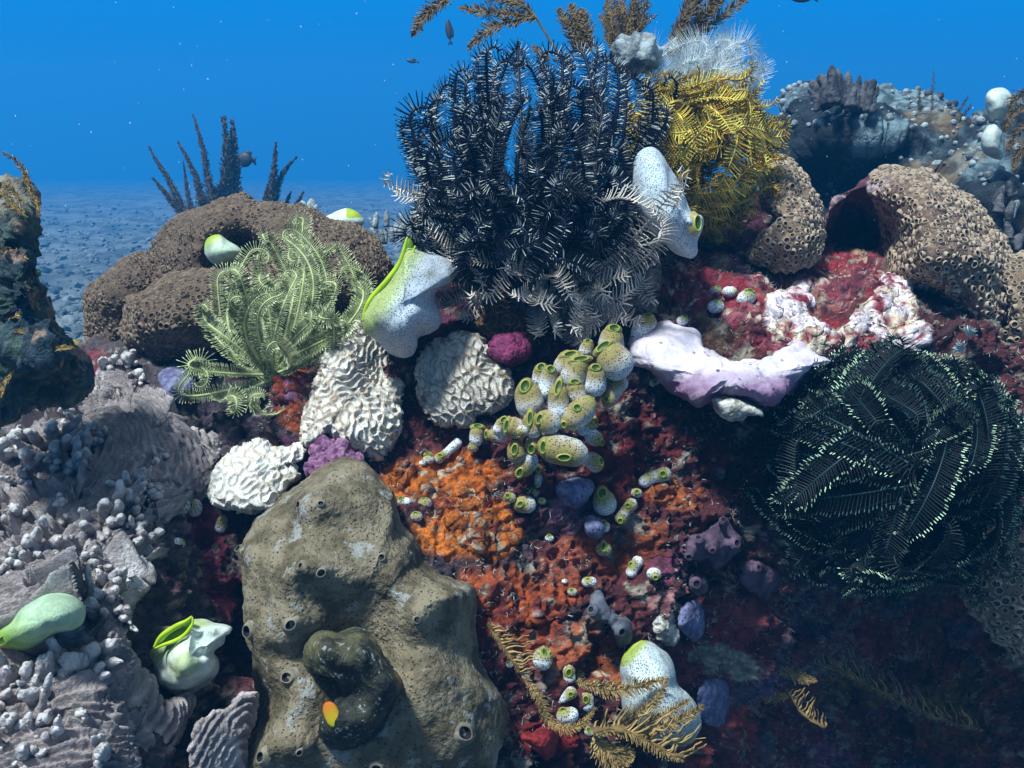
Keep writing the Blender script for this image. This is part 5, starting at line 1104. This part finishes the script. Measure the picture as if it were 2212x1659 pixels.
def build_stars():
    g = np.random.default_rng(77)
    # black and white one
    outer = [(868, 280), (885, 262), (905, 285), (935, 225), (955, 190), (985, 165), (1005, 190), (1030, 128), (1050, 120), (1072, 145), (1100, 125), (1118, 112), (1150, 155), (1172, 150), (1196, 168), (1216, 140), (1236, 140), (1262, 120), (1290, 108), (1310, 130), (1335, 150), (1352, 165), (1385, 180), (1410, 200), (1462, 192), (1475, 222), (1440, 262), (1395, 330), (1400, 300),
             (1415, 420), (1395, 460), (1420, 440), (1350, 545), (1380, 500), (1300, 560), (950, 440), (925, 470), (905, 508), (885, 522), (915, 535), (945, 560)]
    tips = [(u, v, 0.03 * g.normal() + (0.03 if v < 250 else -0.01)) for u, v in outer]
    inner = [(1050, 330), (1080, 300), (1000, 260), (960, 300), (980, 350), (1040, 230), (1090, 210), (1130, 220), (1170, 250), (1210, 215), (1260, 210), (1300, 220), (1330, 260), (1290, 290), (1240, 290), (1180, 330), (1130, 300), (1340, 330), (1320, 380), (1060, 400), (1010, 420), (1100, 430), (1150, 400), (1240, 400), (1190, 450), (1250, 440), (1290, 440), (1040, 480), (1120, 490), (1220, 500), (1100, 545), (1010, 530), (1220, 560), (1290, 510), (1330, 460), (1150, 510), (1420, 425), (1400, 375), (1445, 400), (1395, 470)]
    for u, v in inner:
        r2 = ((u - 1150) / 300) ** 2 + ((v - 560) / 430) ** 2; tips.append((u, v, -0.085 * math.sqrt(max(0.05, 1 - r2)) + 0.012 * g.normal()))
    for _ in range(19):
        a = g.uniform(-.15, math.pi + .15); r = g.uniform(.45, .97); u, v = 1140 + 250 * r * math.cos(a), 560 - 420 * r * math.sin(a)
        tips.append((u, v, -0.085 * math.sqrt(max(0.02, 1 - r * r)) * g.choice([1, 1, -.5]) + .01 * g.normal()))
    star('big black and white feather star with upright curling arms crowning the reef', (1150, 628, 0.66), tips, 26, 86, [M['starblack'], M['starcream'], M['starblack'], M['starblack']], 1, 25, 0.6, hint=(0, -1, 0.25), wid=0.068, lift=0.22, curl=0.6, sweep=0.12, bulge=0.17, K=5, rad=7.0, pale=0.5, palefrom=0.2, tidy=.65, rows=2)
    # pale one underneath
    tips = [(1165, 722, -.04), (1200, 716, -.05), (1235, 700, -.05), (1060, 640, -.05), (1095, 585, -.06), (962, 622, -.03), (985, 575, -.03), (1005, 690, -.02), (960, 660, -.02), (1040, 615, -.05), (1290, 690, -.04), (1335, 660, -.03), (1370, 695, -.02), (1400, 650, -.01), (1410, 570, -.01), (1425, 530, 0), (1345, 600, -.04), (1300, 630, -.05), (1390, 610, -.02), (1260, 655, -.055), (1190, 660, -.06),
            (838, 400, -.02, -1), (862, 425, .0, -1), (900, 470, .0, -1), (915, 430, .02, -1), (1478, 380, -.09, 1), (1470, 410, -.085, 1), (1425, 470, -.08, 1), (1400, 450, -.09, 1), (1365, 540, -.03), (1015, 640, -.03), (1130, 640, -.06), (1330, 685, -.03), (1230, 640, -.06)]
    tips = [(u[0], u[1], u[2] - .03, *u[3:]) for u in tips]
    star('pale cream feather star spread beneath the black one, its arms hanging over the reef', (1175, 625, 0.675), tips, 26, 46, [M['palestar'], M['palestar'], M['palestar'], M['palestem']], 2, 14, 0.4, hint=(0, -1, 0.1), wid=0.095, lift=0.25, curl=0.35, sweep=0.5, bulge=0.03, up=(0, 0.3), rad=2.4)
    # golden one
    ball_star('golden yellow bushy feather star at the right of the black one', (1500, 342, 0.715), 150, 158, 0.080, 98, 27, 54, [M['gold'], M['goldlight'], M['goldlight'], M['goldlight']], 3, 20, .6, bias=(0.25, -0.25), wid=.085, lift=.12, curl=.3, sweep=.45, rad=3.2, tidy=.6, pale=.62)
    # white feathery one on top
    tips = [(1430, 120, .02), (1452, 105, 0), (1475, 100, .02), (1500, 92, 0), (1525, 88, .02), (1550, 86, -.01), (1575, 88, .0), (1600, 100, .01), (1620, 118, -.01), (1640, 138, 0), (1648, 160, .0), (1630, 178, -.01), (1600, 150, -.04), (1560, 130, -.05), (1520, 130, -.05), (1480, 140, -.05), (1570, 170, -.06), (1530, 180, -.06), (1450, 160, -.04), (1490, 180, -.05), (1590, 190, -.04), (1415, 150, 0), (1540, 110, 0), (1610, 165, -.02), (1505, 115, -.02), (1580, 110, -.02)]
    star('white translucent feathery feather star fanned out above the golden one', (1450, 235, 0.80), tips, 34, 120, [M['whitestar'], M['whitestar'], M['whitestar'], M['whitestar']], 4, 10, 0.3, hint=(0, -1, 0.2), wid=0.020, lift=0.2, curl=0.6, sweep=0.6, bulge=0.05, rad=1.8)
    # green one
    tips = [(425, 775, -.03, -1), (418, 800, -.03, -1), (480, 650, .01, -1), (470, 605, .0, -1), (500, 660, -.02, -1), (540, 545, .02), (560, 560, .01), (585, 525, .02), (622, 520, .0), (640, 500, .02), (655, 475, .04), (660, 545, .0), (700, 545, .02), (735, 540, .02), (752, 575, .01), (775, 610, .01), (790, 640, .0), (690, 680, -.04), (720, 700, -.04), (745, 715, -.03), (668, 700, -.05), (600, 640, -.05), (560, 640, -.04), (640, 600, -.03), (520, 600, -.02), (500, 855, -.05, -1), (540, 870, -.06, -1), (600, 740, -.06), (690, 600, -.01), (720, 610, -.0), (450, 700, -.03, -1), (560, 600, -.02)]
    star('yellow green feather star with curled arms below the brown lobed colony', (595, 818, 0.645), tips, 20, 110, [M['greenstar'], M['greenstar'], M['greentip'], M['greenarm']], 5, 21, 0.8, hint=(0, -1, 0.35), wid=0.075, lift=0.25, curl=0.25, sweep=0.2, bulge=0.15, rad=3.6, tidy=.6)
    # dark one
    ball_star('great dark green and black feather star with glinting turquoise tips on the right', (1915, 1015, 0.625), 272, 248, 0.085, 88, 36, 84, [M['darkstar'], M['darkstar'], M['darktip'], M['darkarm']], 6, 26, .5, bias=(-.15, .15), wid=.072, lift=.35, curl=.25, sweep=.35, rad=3.0, K=6, tidy=.35, dim=M['darkdim'], extra=[(2105, 800), (2135, 812), (1632, 960), (1628, 1080), (1640, 1165), (1860, 762), (1795, 778), (1930, 768), (1700, 870), (1660, 905)])
build_stars()

# ------------------------------------------------------------------ hydroids and sea ferns
def fern(t, pts, d, plen, n_, seed, sides=(1, -1), m=('fern', 'fernlight'), sweep=0.75, wid=0.10, jag=True, hint=(0.1, -1, 0.1), lift=.08, curl=.1, dd=0.0, shape=None, name='frond', rows=1, radial=False, rad=None):
    if d > .7 and m[1] == 'fernlight': m = ('fern', 'fern')
    n = int(n_ * 1.6) if wid >= .09 else n_
    pts = np.asarray(pts, float); dv = np.linspace(0, dd, len(pts)) + d
    px = PX * d; path = P(pts[:, 0], pts[:, 1], dv)
    V, F, mi = feather(path, n, plen * px, hint, curl, lift, sweep, wid, sides=sides, K=5, seed=seed, jit=.22, shape=shape or (lambda s: np.clip(np.sin(math.pi * np.clip(s * .9 + .1, 0, 1)) ** .6 + .05, .1, 1)), rows=rows, radial=radial, rad=None if rad is None else rad * px)
    if jag: V = V + 0.10 * plen * px * np.stack([noise(V, 5.0 / (plen * px), k + seed) for k in range(3)], -1)
    return mk(name, V, F, [M[m[0]], M[m[1]], M[m[1]], M[m[0]]], parent=t, midx=mi)

def build_ferns():
    t = thing('sea_fern', 'single drooping brown sea fern frond at the top edge, left of centre', 'hydroid', P(962, -4, .75))
    fern(t, [(985, -25), (962, 0), (935, 18), (912, 40), (891, 80)], .75, 22, 44, 1)
    t = thing('sea_fern', 'branched brown sea fern on a thin stem arching over the black feather star', 'hydroid', P(1232, 138, .78))
    V, F, _ = tube(P(*np.array([(1232, 140), (1212, 120), (1192, 95), (1178, 70), (1168, 55), (1158, 36), (1135, 14), (1100, 0), (1060, -10)]).T, .78), np.linspace(.0012, .0006, 9), 8); mk('stem', V, F, M['fern'], parent=t)
    for k, p in enumerate([[(1160, 38), (1120, 42), (1080, 52), (1045, 72), (1010, 108)], [(1158, 36), (1110, 30), (1060, 26), (1020, 22), (992, 16)], [(1150, 28), (1120, 8), (1080, -2), (1030, -12)], [(1190, 130), (1170, 118), (1150, 100)]]): fern(t, p, .78, 22 if k < 3 else 12, 38, 10 + k, sides=(1, -1))
    t = thing('sea_fern', 'flat brown sea fern pair just left of the bushy one at the top', 'hydroid', P(1262, 118, .84))
    for k, p in enumerate([[(1255, 118), (1238, 80), (1222, 45), (1206, 18)], [(1265, 112), (1255, 70), (1243, 40), (1233, 8)], [(1275, 110), (1268, 75), (1260, 50), (1256, 20)]]): fern(t, p, .84, 22, 30, 20 + k, sweep=.6)
    t = thing('sea_fern', 'bushy golden brown sea fern clump at the top behind the black feather star', 'hydroid', P(1345, 120, .86))
    g = np.random.default_rng(8)
    for k in range(20):
        u = g.uniform(1285, 1425); v = g.uniform(-40, 60); b = (1345 + g.normal(0, 14), 122)
        fern(t, [b, (b[0] * .5 + u * .5 + g.normal(0, 8), 70), (u, v)], .86 + g.normal(0, .015), 17, 30, 30 + k, sweep=.7, radial=k % 2 == 0)
    t = thing('sea_fern', 'tall dark brown sea fern leaning right at the top edge', 'hydroid', P(1450, 120, .82))
    for k, p in enumerate([[(1445, 122), (1460, 80), (1475, 45), (1488, 5), (1500, -30)], [(1450, 122), (1480, 85), (1510, 50), (1535, 10), (1550, -30)], [(1455, 120), (1500, 80), (1545, 45), (1585, 15), (1625, -10)], [(1448, 118), (1468, 65), (1500, 20), (1520, -20)], [(1453, 122), (1495, 70), (1530, 30), (1570, -8)]]): fern(t, p, .82 + .01 * k, 24, 44, 60 + k, sweep=.9, radial=k % 2 == 1, rows=1 + k % 2)
    # lower ones
    t = thing('sea_fern', 'thin golden hydroid stem with upright side branches beside the olive sponge', 'hydroid', P(*ZI(1040, 1450)[0] * 0 + np.array([1180, 1560]), .50))
    fern(t, ZI(185, 690, 250, 790, 320, 890, 380, 980, 440, 1060), .500, 58, 20, 70, sides=(-1,), sweep=.35, wid=.05, lift=.05, curl=.02, hint=(0, -1, 0), shape=lambda s: np.clip(.12 + 1.0 * np.sin(math.pi * np.clip(s, 0, 1)), .1, 1))
    fern(t, ZI(440, 1060, 500, 1150, 560, 1250, 590, 1330, 680, 1390, 760, 1390, 850, 1330, 905, 1250), .492, 16, 60, 71, sweep=.6)
    fern(t, ZI(185, 690, 250, 790, 320, 890, 380, 980, 440, 1060), .499, 9, 40, 72, sides=(1,), sweep=.6)
    t = thing('sea_fern', 'golden brown feather hydroid spreading in front of the large bottom squirt', 'hydroid', P(*ZI(900, 1430)[0], .455))
    fern(t, ZI(900, 1430, 1010, 1395, 1110, 1410, 1220, 1460, 1350, 1540, 1500, 1610), .458, 92, 22, 73, sides=(-1,), sweep=.55, wid=.042, lift=.05, curl=-.05, hint=(0, -1, 0), shape=lambda s: np.clip(.30 + .8 * np.sin(math.pi * np.clip(s * .9, 0, 1)), .1, 1))
    fern(t, ZI(900, 1430, 1010, 1395, 1110, 1410, 1220, 1460, 1350, 1540, 1500, 1610), .456, 20, 44, 74, sides=(1,), sweep=.5)
    for k, (p, L) in enumerate([(ZI(775, 1080, 900, 1110, 1040, 1135, 1160, 1115, 1280, 1090, 1390, 1060), 22), (ZI(905, 1430, 940, 1500, 990, 1560, 1050, 1600, 1060, 1680), 34), (ZI(1020, 1395, 1140, 1320, 1280, 1230, 1340, 1160, 1390, 1085), 18), (ZI(1200, 1450, 1350, 1380, 1480, 1330, 1630, 1240), 20), (ZI(960, 1520, 1040, 1560, 1100, 1570, 1160, 1590), 24), (ZI(1160, 1430, 1260, 1350, 1400, 1280, 1540, 1200), 16)]): fern(t, p, .462 if k else .49, L, 44, 75 + k, sweep=.6)
    t = thing('sea_fern', 'long shadowed golden hydroid stem with a fan of branches at the lower right', 'hydroid', P(*ZK(1950, 1350)[0], .58))
    fern(t, ZK(1950, 1350, 1700, 1290, 1450, 1180, 1200, 1050, 1050, 980, 880, 920), .70, 72, 34, 90, sides=(1,), sweep=.9, wid=.03, lift=.05, curl=.02, hint=(0, -1, 0), rad=2.2)
    fern(t, ZK(1950, 1350, 1700, 1290, 1450, 1180, 1200, 1050, 1050, 980, 880, 920), .70, 12, 50, 91, sides=(-1,), sweep=.6)
    fern(t, ZK(525, 850, 590, 930, 700, 985, 800, 1020, 880, 1035), .68, 18, 36, 92)
    t = thing('sea_fern', 'short golden comb shaped hydroid in shadow right of the blue lilac lump', 'hydroid', P(*ZK(930, 1330)[0], .60))
    fern(t, ZK(930, 1330, 860, 1300, 790, 1250, 730, 1170, 690, 1100), .68, 44, 15, 93, sides=(1,), sweep=.35, wid=.07)
    fern(t, ZK(700, 1140, 620, 1130, 550, 1130, 480, 1070), .68, 18, 26, 94)
    # far dark bushes on the left, fuzzy columns
    t = thing('black_coral', 'tall far brown black coral bush with pointed columns, behind the brown colony', 'coral', P(460, 470, 2.3))
    for k, (p, L) in enumerate([([(415, 480), (385, 430), (362, 385), (340, 350), (322, 318)], 15), ([(405, 480), (375, 440), (350, 408), (330, 385)], 14), ([(440, 480), (428, 400), (408, 350), (385, 308)], 16), ([(468, 480), (450, 390), (438, 320), (417, 250)], 17), ([(470, 480), (486, 400), (490, 330), (484, 255)], 26), ([(490, 480), (505, 400), (506, 330), (502, 262)], 26), ([(450, 480), (440, 440), (425, 400)], 20), ([(480, 480), (470, 430), (452, 395)], 22), ([(420, 470), (408, 430), (400, 380), (396, 350)], 10), ([(530, 480), (525, 440), (520, 405)], 12)]):
        fern(t, p, 2.3 + .02 * (k % 3), L, 70, 100 + k, m=('bush', 'bush'), radial=True, rows=3, sides=(1, -1), sweep=.9, wid=.10, name='branch', rad=L * .28, shape=lambda s: np.clip(1.05 - s, .12, 1) ** .7)
    t = thing('black_coral', 'shorter far brown black coral bush right of the tall one', 'coral', P(595, 480, 2.3))
    for k, (p, L) in enumerate([([(580, 490), (583, 430), (592, 370), (596, 310)], 20), ([(588, 450), (600, 400), (618, 365), (640, 340)], 14), ([(600, 490), (615, 450), (628, 415)], 13), ([(570, 490), (572, 440), (578, 400)], 14), ([(620, 480), (640, 445), (655, 415)], 12)]):
        fern(t, p, 2.3 + .02 * (k % 3), L, 60, 120 + k, m=('bush', 'bush'), radial=True, rows=3, sweep=.9, wid=.10, name='branch', rad=L * .28, shape=lambda s: np.clip(1.05 - s, .12, 1) ** .7)
build_ferns()

# ------------------------------------------------------------------ overgrown column at the left edge
def build_column():
    t = thing('overgrown_column', 'tall overgrown sponge column at the left edge with dry frond tips and green growths', 'sponge', P(30, 760, .48))
    o = [(-60, 420), (-30, 402), (12, 396), (40, 408), (58, 430), (62, 480), (64, 540), (76, 600), (84, 650), (100, 700), (145, 745), (195, 800), (185, 850), (100, 880), (-80, 880)]
    def cf(uv, V):
        a = sstep(fbm(V, 45, 4, 3, gain=.6), -.1, .15)[:, None]; b = sstep(fbm(V, 60, 4, 5, gain=.6), .12, .25)[:, None]; tp = sstep(-uv[:, 1], -500, -420)[:, None]
        c = np.array([0.025, 0.05, 0.065]) * (1 - a) + np.array([0.07, 0.11, 0.085]) * a; c = c * (1 - b) + np.array([0.24, 0.16, 0.12]) * b; return c * (1 - tp * .6) + np.array([0.30, 0.26, 0.18]) * tp * .6
    V, F, N, uv = pillow(o, (40, 640), .49, .04, .05, 240, 90, [(40, 470, 40, .012), (60, 620, 40, .014), (90, 760, 60, .014)], lambda p, n: .012 * fbm(p, 40, 4, 5, gain=.6) + .003 * fbm(p, 160, 3, 6, ridge=True), ripple=16, seed=6)
    mk('column_body', V, F, M['rock'], parent=t, col=cf(uv, V))
    g = np.random.default_rng(31)
    for k, p in enumerate([[(66, 405), (55, 375), (35, 350), (5, 328)], [(70, 430), (62, 400), (52, 372)], [(55, 440), (30, 415), (5, 395)], [(40, 455), (20, 430), (0, 410)], [(60, 470), (35, 450), (5, 440)], [(85, 470), (80, 440), (70, 420)], [(100, 760), (60, 740), (20, 735)], [(110, 745), (70, 720), (30, 715)], [(60, 560), (30, 545), (0, 540)], [(90, 770), (120, 755), (160, 750)], [(20, 690), (50, 680), (90, 690)], [(30, 800), (10, 830), (0, 860)]]):
        fern(t, p, .445 + g.normal(0, .004), 13, 26, 140 + k, m=('fernlight', 'fernlight') if k % 3 else ('fern', 'fernlight'), sweep=1.1, wid=.16, radial=k % 2 == 0)
    for k, (u, v, r) in enumerate([(25, 590, 12), (60, 575, 10), (15, 560, 10), (70, 625, 9), (35, 640, 12), (80, 590, 9), (10, 690, 11), (55, 540, 8), (20, 520, 7)]):
        a = np.linspace(0, 6.283, 10, endpoint=False); V, F, N, uv = pillow(np.column_stack([u + r * np.cos(a), v + r * np.sin(a)]), (u, v), .462, .009, .01, 40, 14)
        c = np.where((np.hypot(uv[:, 0] - u, uv[:, 1] - v + 3) < r * .35)[:, None], np.array([.02, .04, .01]), np.array([.10, .15, .07])); mk('green_growth', V, F, M['sqsmooth'], parent=t, col=c)
build_column()

# ------------------------------------------------------------------ far reef on the right
def build_far():
    t = thing('far_reef', 'shadowed reef outcrop with pale crusted ledge and finger corals, far right behind the boulder', 'reef', P(1900, 450, 1.25))
    o = [(1675, 300), (1700, 250), (1712, 210), (1760, 205), (1790, 212), (1850, 222), (1920, 215), (1990, 222), (2040, 232), (2080, 262), (2110, 262), (2150, 225), (2200, 205), (2300, 200), (2300, 640), (2100, 700), (1850, 680), (1740, 560), (1690, 470), (1670, 380)]
    def cf(uv, V):
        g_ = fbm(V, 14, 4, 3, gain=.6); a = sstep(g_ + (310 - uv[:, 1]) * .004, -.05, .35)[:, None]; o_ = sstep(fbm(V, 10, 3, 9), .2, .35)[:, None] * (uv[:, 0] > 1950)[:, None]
        c = np.array([.012, .018, .024]) * (1 - a) + np.array([.12, .17, .19]) * a; return c * (1 - o_ * .6) + np.array([.15, .10, .05]) * o_ * .6  # outcrop colour darkened and blued to stand in for distance haze
    V, F, N, uv = pillow(o, (1950, 420), lambda u, v: 1.30 - (v - 420) * .0007 - sstep(u, 1900, 2200) * .12, .16, .2, 320, 120, [(1830, 380, 90, -.16, 60), (1760, 420, 60, -.10), (1880, 290, 140, .05, 30), (1860, 460, 70, -.10), (2150, 430, 90, .06)], lambda p, n: .045 * fbm(p, 8, 4, 5, gain=.6) + .014 * np.maximum(fbm(p, 34, 3, 8), 0), ripple=12, seed=4)
    mk('outcrop', V, F, M['bgreef'], parent=t, col=cf(uv, V))
    tv, tf, _ = lathe([(0.02, 1.0), (.45, .85), (.7, .45), (.75, 0), (.6, -.4)], 9)
    p, q = scatter(V, F[0], N, 2200, .011, 5, lambda p, q: (q[:, 1] < .2) & (p[:, 0] > .62) & (q[:, 2] > -.4)); g = np.random.default_rng(4)
    sv, sf = stamp(tv, tf, p, q, g.uniform(.003, .009, len(p)), g.uniform(0, 6, len(p))); ob = mk('coral_nub', sv, sf, M['bgfinger'], parent=t); ob['kind'] = 'stuff'
    p, q = scatter(V, F[0], N, 1800, .008, 6, lambda p, q: (q[:, 2] > .35) & (p[:, 0] < .66)); sv, sf = stamp(tv, tf, p, q, g.uniform(.002, .008, len(p)), g.uniform(0, 6, len(p))); ob = mk('crust_nub', sv, sf, M['bgpale'], parent=t); ob['kind'] = 'stuff'
    t = thing('finger_coral', 'grey stubby finger coral standing on the crest of the far right reef', 'coral', P(1815, 215, 1.25))
    for k, (u, v, u2, v2, r) in enumerate([(1775, 222, 1752, 172, 11), (1790, 215, 1772, 160, 12), (1802, 215, 1796, 140, 12), (1812, 215, 1808, 150, 10), (1825, 220, 1832, 152, 8), (1838, 222, 1842, 175, 11), (1850, 226, 1858, 160, 9), (1862, 228, 1872, 172, 9), (1872, 232, 1888, 172, 8), (1790, 225, 1766, 195, 12), (1845, 232, 1850, 200, 12), (1880, 235, 1897, 185, 8), (1770, 228, 1745, 190, 9)]):
        pt = smooth_open(P(*np.array([(u, v + 10), ((u + u2) / 2, (v + v2) / 2), (u2, v2)]).T, 1.24 - .02 * (k % 3)), 16); V, F, _ = tube(pt, r * PX * 1.24 * np.sqrt(np.clip(1 - np.linspace(0, 1, 16) ** 5, .02, 1)) * np.linspace(1.15, .9, 16), 14)
        V = V + nrm(V - pt[np.minimum(np.arange(len(V)) // 14, 15)]) * (.0035 * fbm(V, 90, 3, k))[:, None]; mk('finger', V, F, M['bgfinger'], parent=t)
    def cfw(uv, V): return np.tile(np.array([.52, .58, .54]), (len(V), 1))
    for lb, o, c in [('white squirt at the top of the right edge, partly behind a fern', [(2128, 210), (2140, 192), (2165, 188), (2185, 200), (2190, 225), (2180, 250), (2155, 262), (2135, 250)], (2158, 224)), ('white dome squirt lower at the right edge beside the far fern', [(2120, 305), (2130, 275), (2150, 262), (2165, 275), (2172, 305), (2165, 345), (2130, 335)], (2146, 305))]:
        big_squirt(lb, o, c, 1.0, .03, .03, 'sqsmooth', cfw, (), 21)
    t = thing('sea_fern', 'dark drooping sea fern in front of the white squirts at the right edge', 'hydroid', P(2200, 300, .95))
    for k, p in enumerate([[(2240, 190), (2210, 200), (2190, 215), (2180, 240)], [(2240, 230), (2205, 235), (2180, 255), (2168, 285)], [(2245, 270), (2210, 275), (2188, 300), (2178, 335)], [(2245, 310), (2215, 315), (2195, 340), (2188, 370)]]): fern(t, p, .95, 18, 34, 170 + k, radial=k % 2 == 0, sweep=.9)
    t = thing('sea_fern', 'thin faint sea fern sprigs on the far reef crest, right of the finger coral', 'hydroid', P(2020, 250, 1.3))
    for k, p in enumerate([[(2012, 250), (2014, 200), (2018, 150)], [(1990, 250), (1985, 215), (1990, 190)], [(2050, 262), (2075, 235), (2092, 205)], [(2065, 270), (2085, 245), (2098, 225)]]): fern(t, p, 1.3, 8, 34, 180 + k, radial=True, m=('bush', 'bush'), sweep=1.1)
    t = thing('finger_coral', 'knobbly white tipped coral at the right edge above the cup coral strip', 'coral', P(2180, 470, .95)); g = np.random.default_rng(12)
    for k in range(20):
        u, v = g.uniform(2100, 2230), g.uniform(400, 545); a = g.normal(0, .5); h = g.uniform(18, 34)
        if u < 2150 and v < 470: continue
        pt = smooth_open(P(*np.array([(u, v + 14), (u + a * h * .5, v - h * .4), (u + a * h, v - h)]).T, .97 - g.uniform(0, .05)), 12); V, F, _ = tube(pt, g.uniform(8, 11) * PX * .95 * np.sqrt(np.clip(1 - np.linspace(0, 1, 12) ** 4, .02, 1)), 12); V = V + .003 * np.stack([fbm(V, 80, 2, j + k) for j in range(3)], -1)
        mk('finger', V, F, M['bgfinger'] if k % 3 else M['bgpale'], parent=t)
    # lump on the crest behind the stars, white rubble behind the brown colony
    o = [(1322, 120), (1335, 90), (1360, 72), (1390, 66), (1412, 85), (1425, 115), (1415, 150), (1370, 165), (1330, 150)]
    V, F, N, uv = pillow(o, (1372, 118), .80, .03, .03, 140, 40, (), lambda p, n: .004 * fbm(p, 55, 3, 3) + .0012 * labyrinth(p, .012, 4), ripple=4, seed=3); mk_ = mk('knobbed_sponge', V, F, M['bgpale']); tag(mk_, 'pale grey knobbed lump on the crest between the black feather star and the bushy fern', 'sponge')
    t = thing('finger_coral', 'small white tipped coral cluster behind the right end of the brown colony', 'coral', P(850, 500, 1.0)); g = np.random.default_rng(14)
    for k in range(26):
        u, v = (g.uniform(810, 905), g.uniform(470, 520)) if k < 18 else (g.uniform(640, 690), g.uniform(444, 462)); h = g.uniform(10, 20); a = g.normal(0, .6)
        pt = smooth_open(P(*np.array([(u, v + 16), (u + a * h * .5, v - h * .3), (u + a * h, v - h)]).T, 1.0 - g.uniform(0, .05)), 10); V, F, _ = tube(pt, g.uniform(5, 8) * PX * np.sqrt(np.clip(1 - np.linspace(0, 1, 10) ** 4, .02, 1)), 10); mk('finger', V, F, M['bgpale'], parent=t)
    t = thing('sea_anemone', 'small white tufted anemone in the dark gap above the dark feather star', 'anemone', P(2080, 745, .67)); g = np.random.default_rng(15)
    for k, (u, v) in enumerate([(2078, 755), (2092, 722)]):
        Vs, Fs, off = [], [], 0
        for j in range(30):
            a = g.uniform(-.2, 2.6) + math.pi * (k == 0) * .3; r = g.uniform(12, 22); pt = smooth_open(P(*np.array([(u, v + 6), (u + math.cos(a) * r * .5, v - math.sin(a) * r * .4), (u + math.cos(a) * r, v - math.sin(a) * r * .9)]).T, [.665, .66, .655 + g.normal(0, .004)]), 7); V, F, _ = tube(pt, np.linspace(.0007, .0003, 7), 5); Vs.append(V); Fs.append(F[0] + off); off += len(V)
        mk('tentacles', np.vstack(Vs), np.vstack(Fs), M['whitestar'], parent=t)
build_far()

# ------------------------------------------------------------------ fish and drifting specks
def fish(label, u, v, L, Hh, d, ang, part_frame=False):
    t = thing('fish', label, 'fish', P(u, v, d), 'distant dark fish')
    th = math.radians(ang); c, s = math.cos(th), math.sin(th)
    def tr(pts): q = np.asarray(pts, float) * np.array([L, Hh]); return np.column_stack([u + q[:, 0] * c - q[:, 1] * s, v + q[:, 0] * s + q[:, 1] * c])
    V, F, N, uv = pillow(tr([(-.5, 0), (-.38, -.25), (-.1, -.48), (.2, -.4), (.38, -.12), (.42, 0), (.38, .12), (.2, .4), (-.1, .48), (-.38, .25)]), (u, v), d, Hh * PX * d * .16, Hh * PX * d * .16, 60, 14); mk('fish_body', V, F, M['fish'], parent=t)
    V, F, N, uv = pillow(tr([(.38, -.08), (.55, -.28), (.62, -.3), (.56, 0), (.62, .3), (.55, .28), (.38, .08)]), tr([(.5, 0)])[0], d, .0012 * d, .0012 * d, 40, 6, smooth=True); mk('tail_fin', V, F, M['fish'], parent=t)
    V, F, N, uv = pillow(tr([(-.15, -.42), (.05, -.62), (.3, -.5), (.25, -.3)]), tr([(.1, -.45)])[0], d, .001 * d, .001 * d, 30, 6); mk('dorsal_fin', V, F, M['fish'], parent=t)
fish('dim round fish beside the tall far black coral bush', 530, 345, 40, 34, 2.4, 5)
fish('slim dim fish hanging upright left of the branched sea fern', 970, 66, 52, 16, 2.0, 84)
fish('tiny faint fish in open water left of the black feather star', 890, 132, 26, 10, 2.6, 8)
fish('dark fish cut off by the top edge right of the ferns', 1730, -6, 62, 24, 1.3, 4)
def build_specks():
    g = np.random.default_rng(21); n = 200; u, v = g.uniform(0, 2212, n), g.uniform(0, 480, n); d = g.uniform(.45, 1.3, n)
    tv, tf, _ = lathe([(0.02, 1.2), (.5, .6), (.6, 0), (.5, -.6), (.02, -1.2)], 6)
    dirs = nrm(np.array([.45, 0, -.9]) + g.normal(0, .12, (n, 3))); sv, sf = stamp(tv * np.array([1, 1, 1.6]), tf, P(u, v, d), dirs, d * PX * g.uniform(.35, 1.0, n) ** 2 * 1.4)
    tag(mk('floating_specks', sv, sf, M['speck'], origin=P(1106, 300, .8)), 'tiny white specks drifting in the blue water', 'specks', kind='stuff')
build_specks()
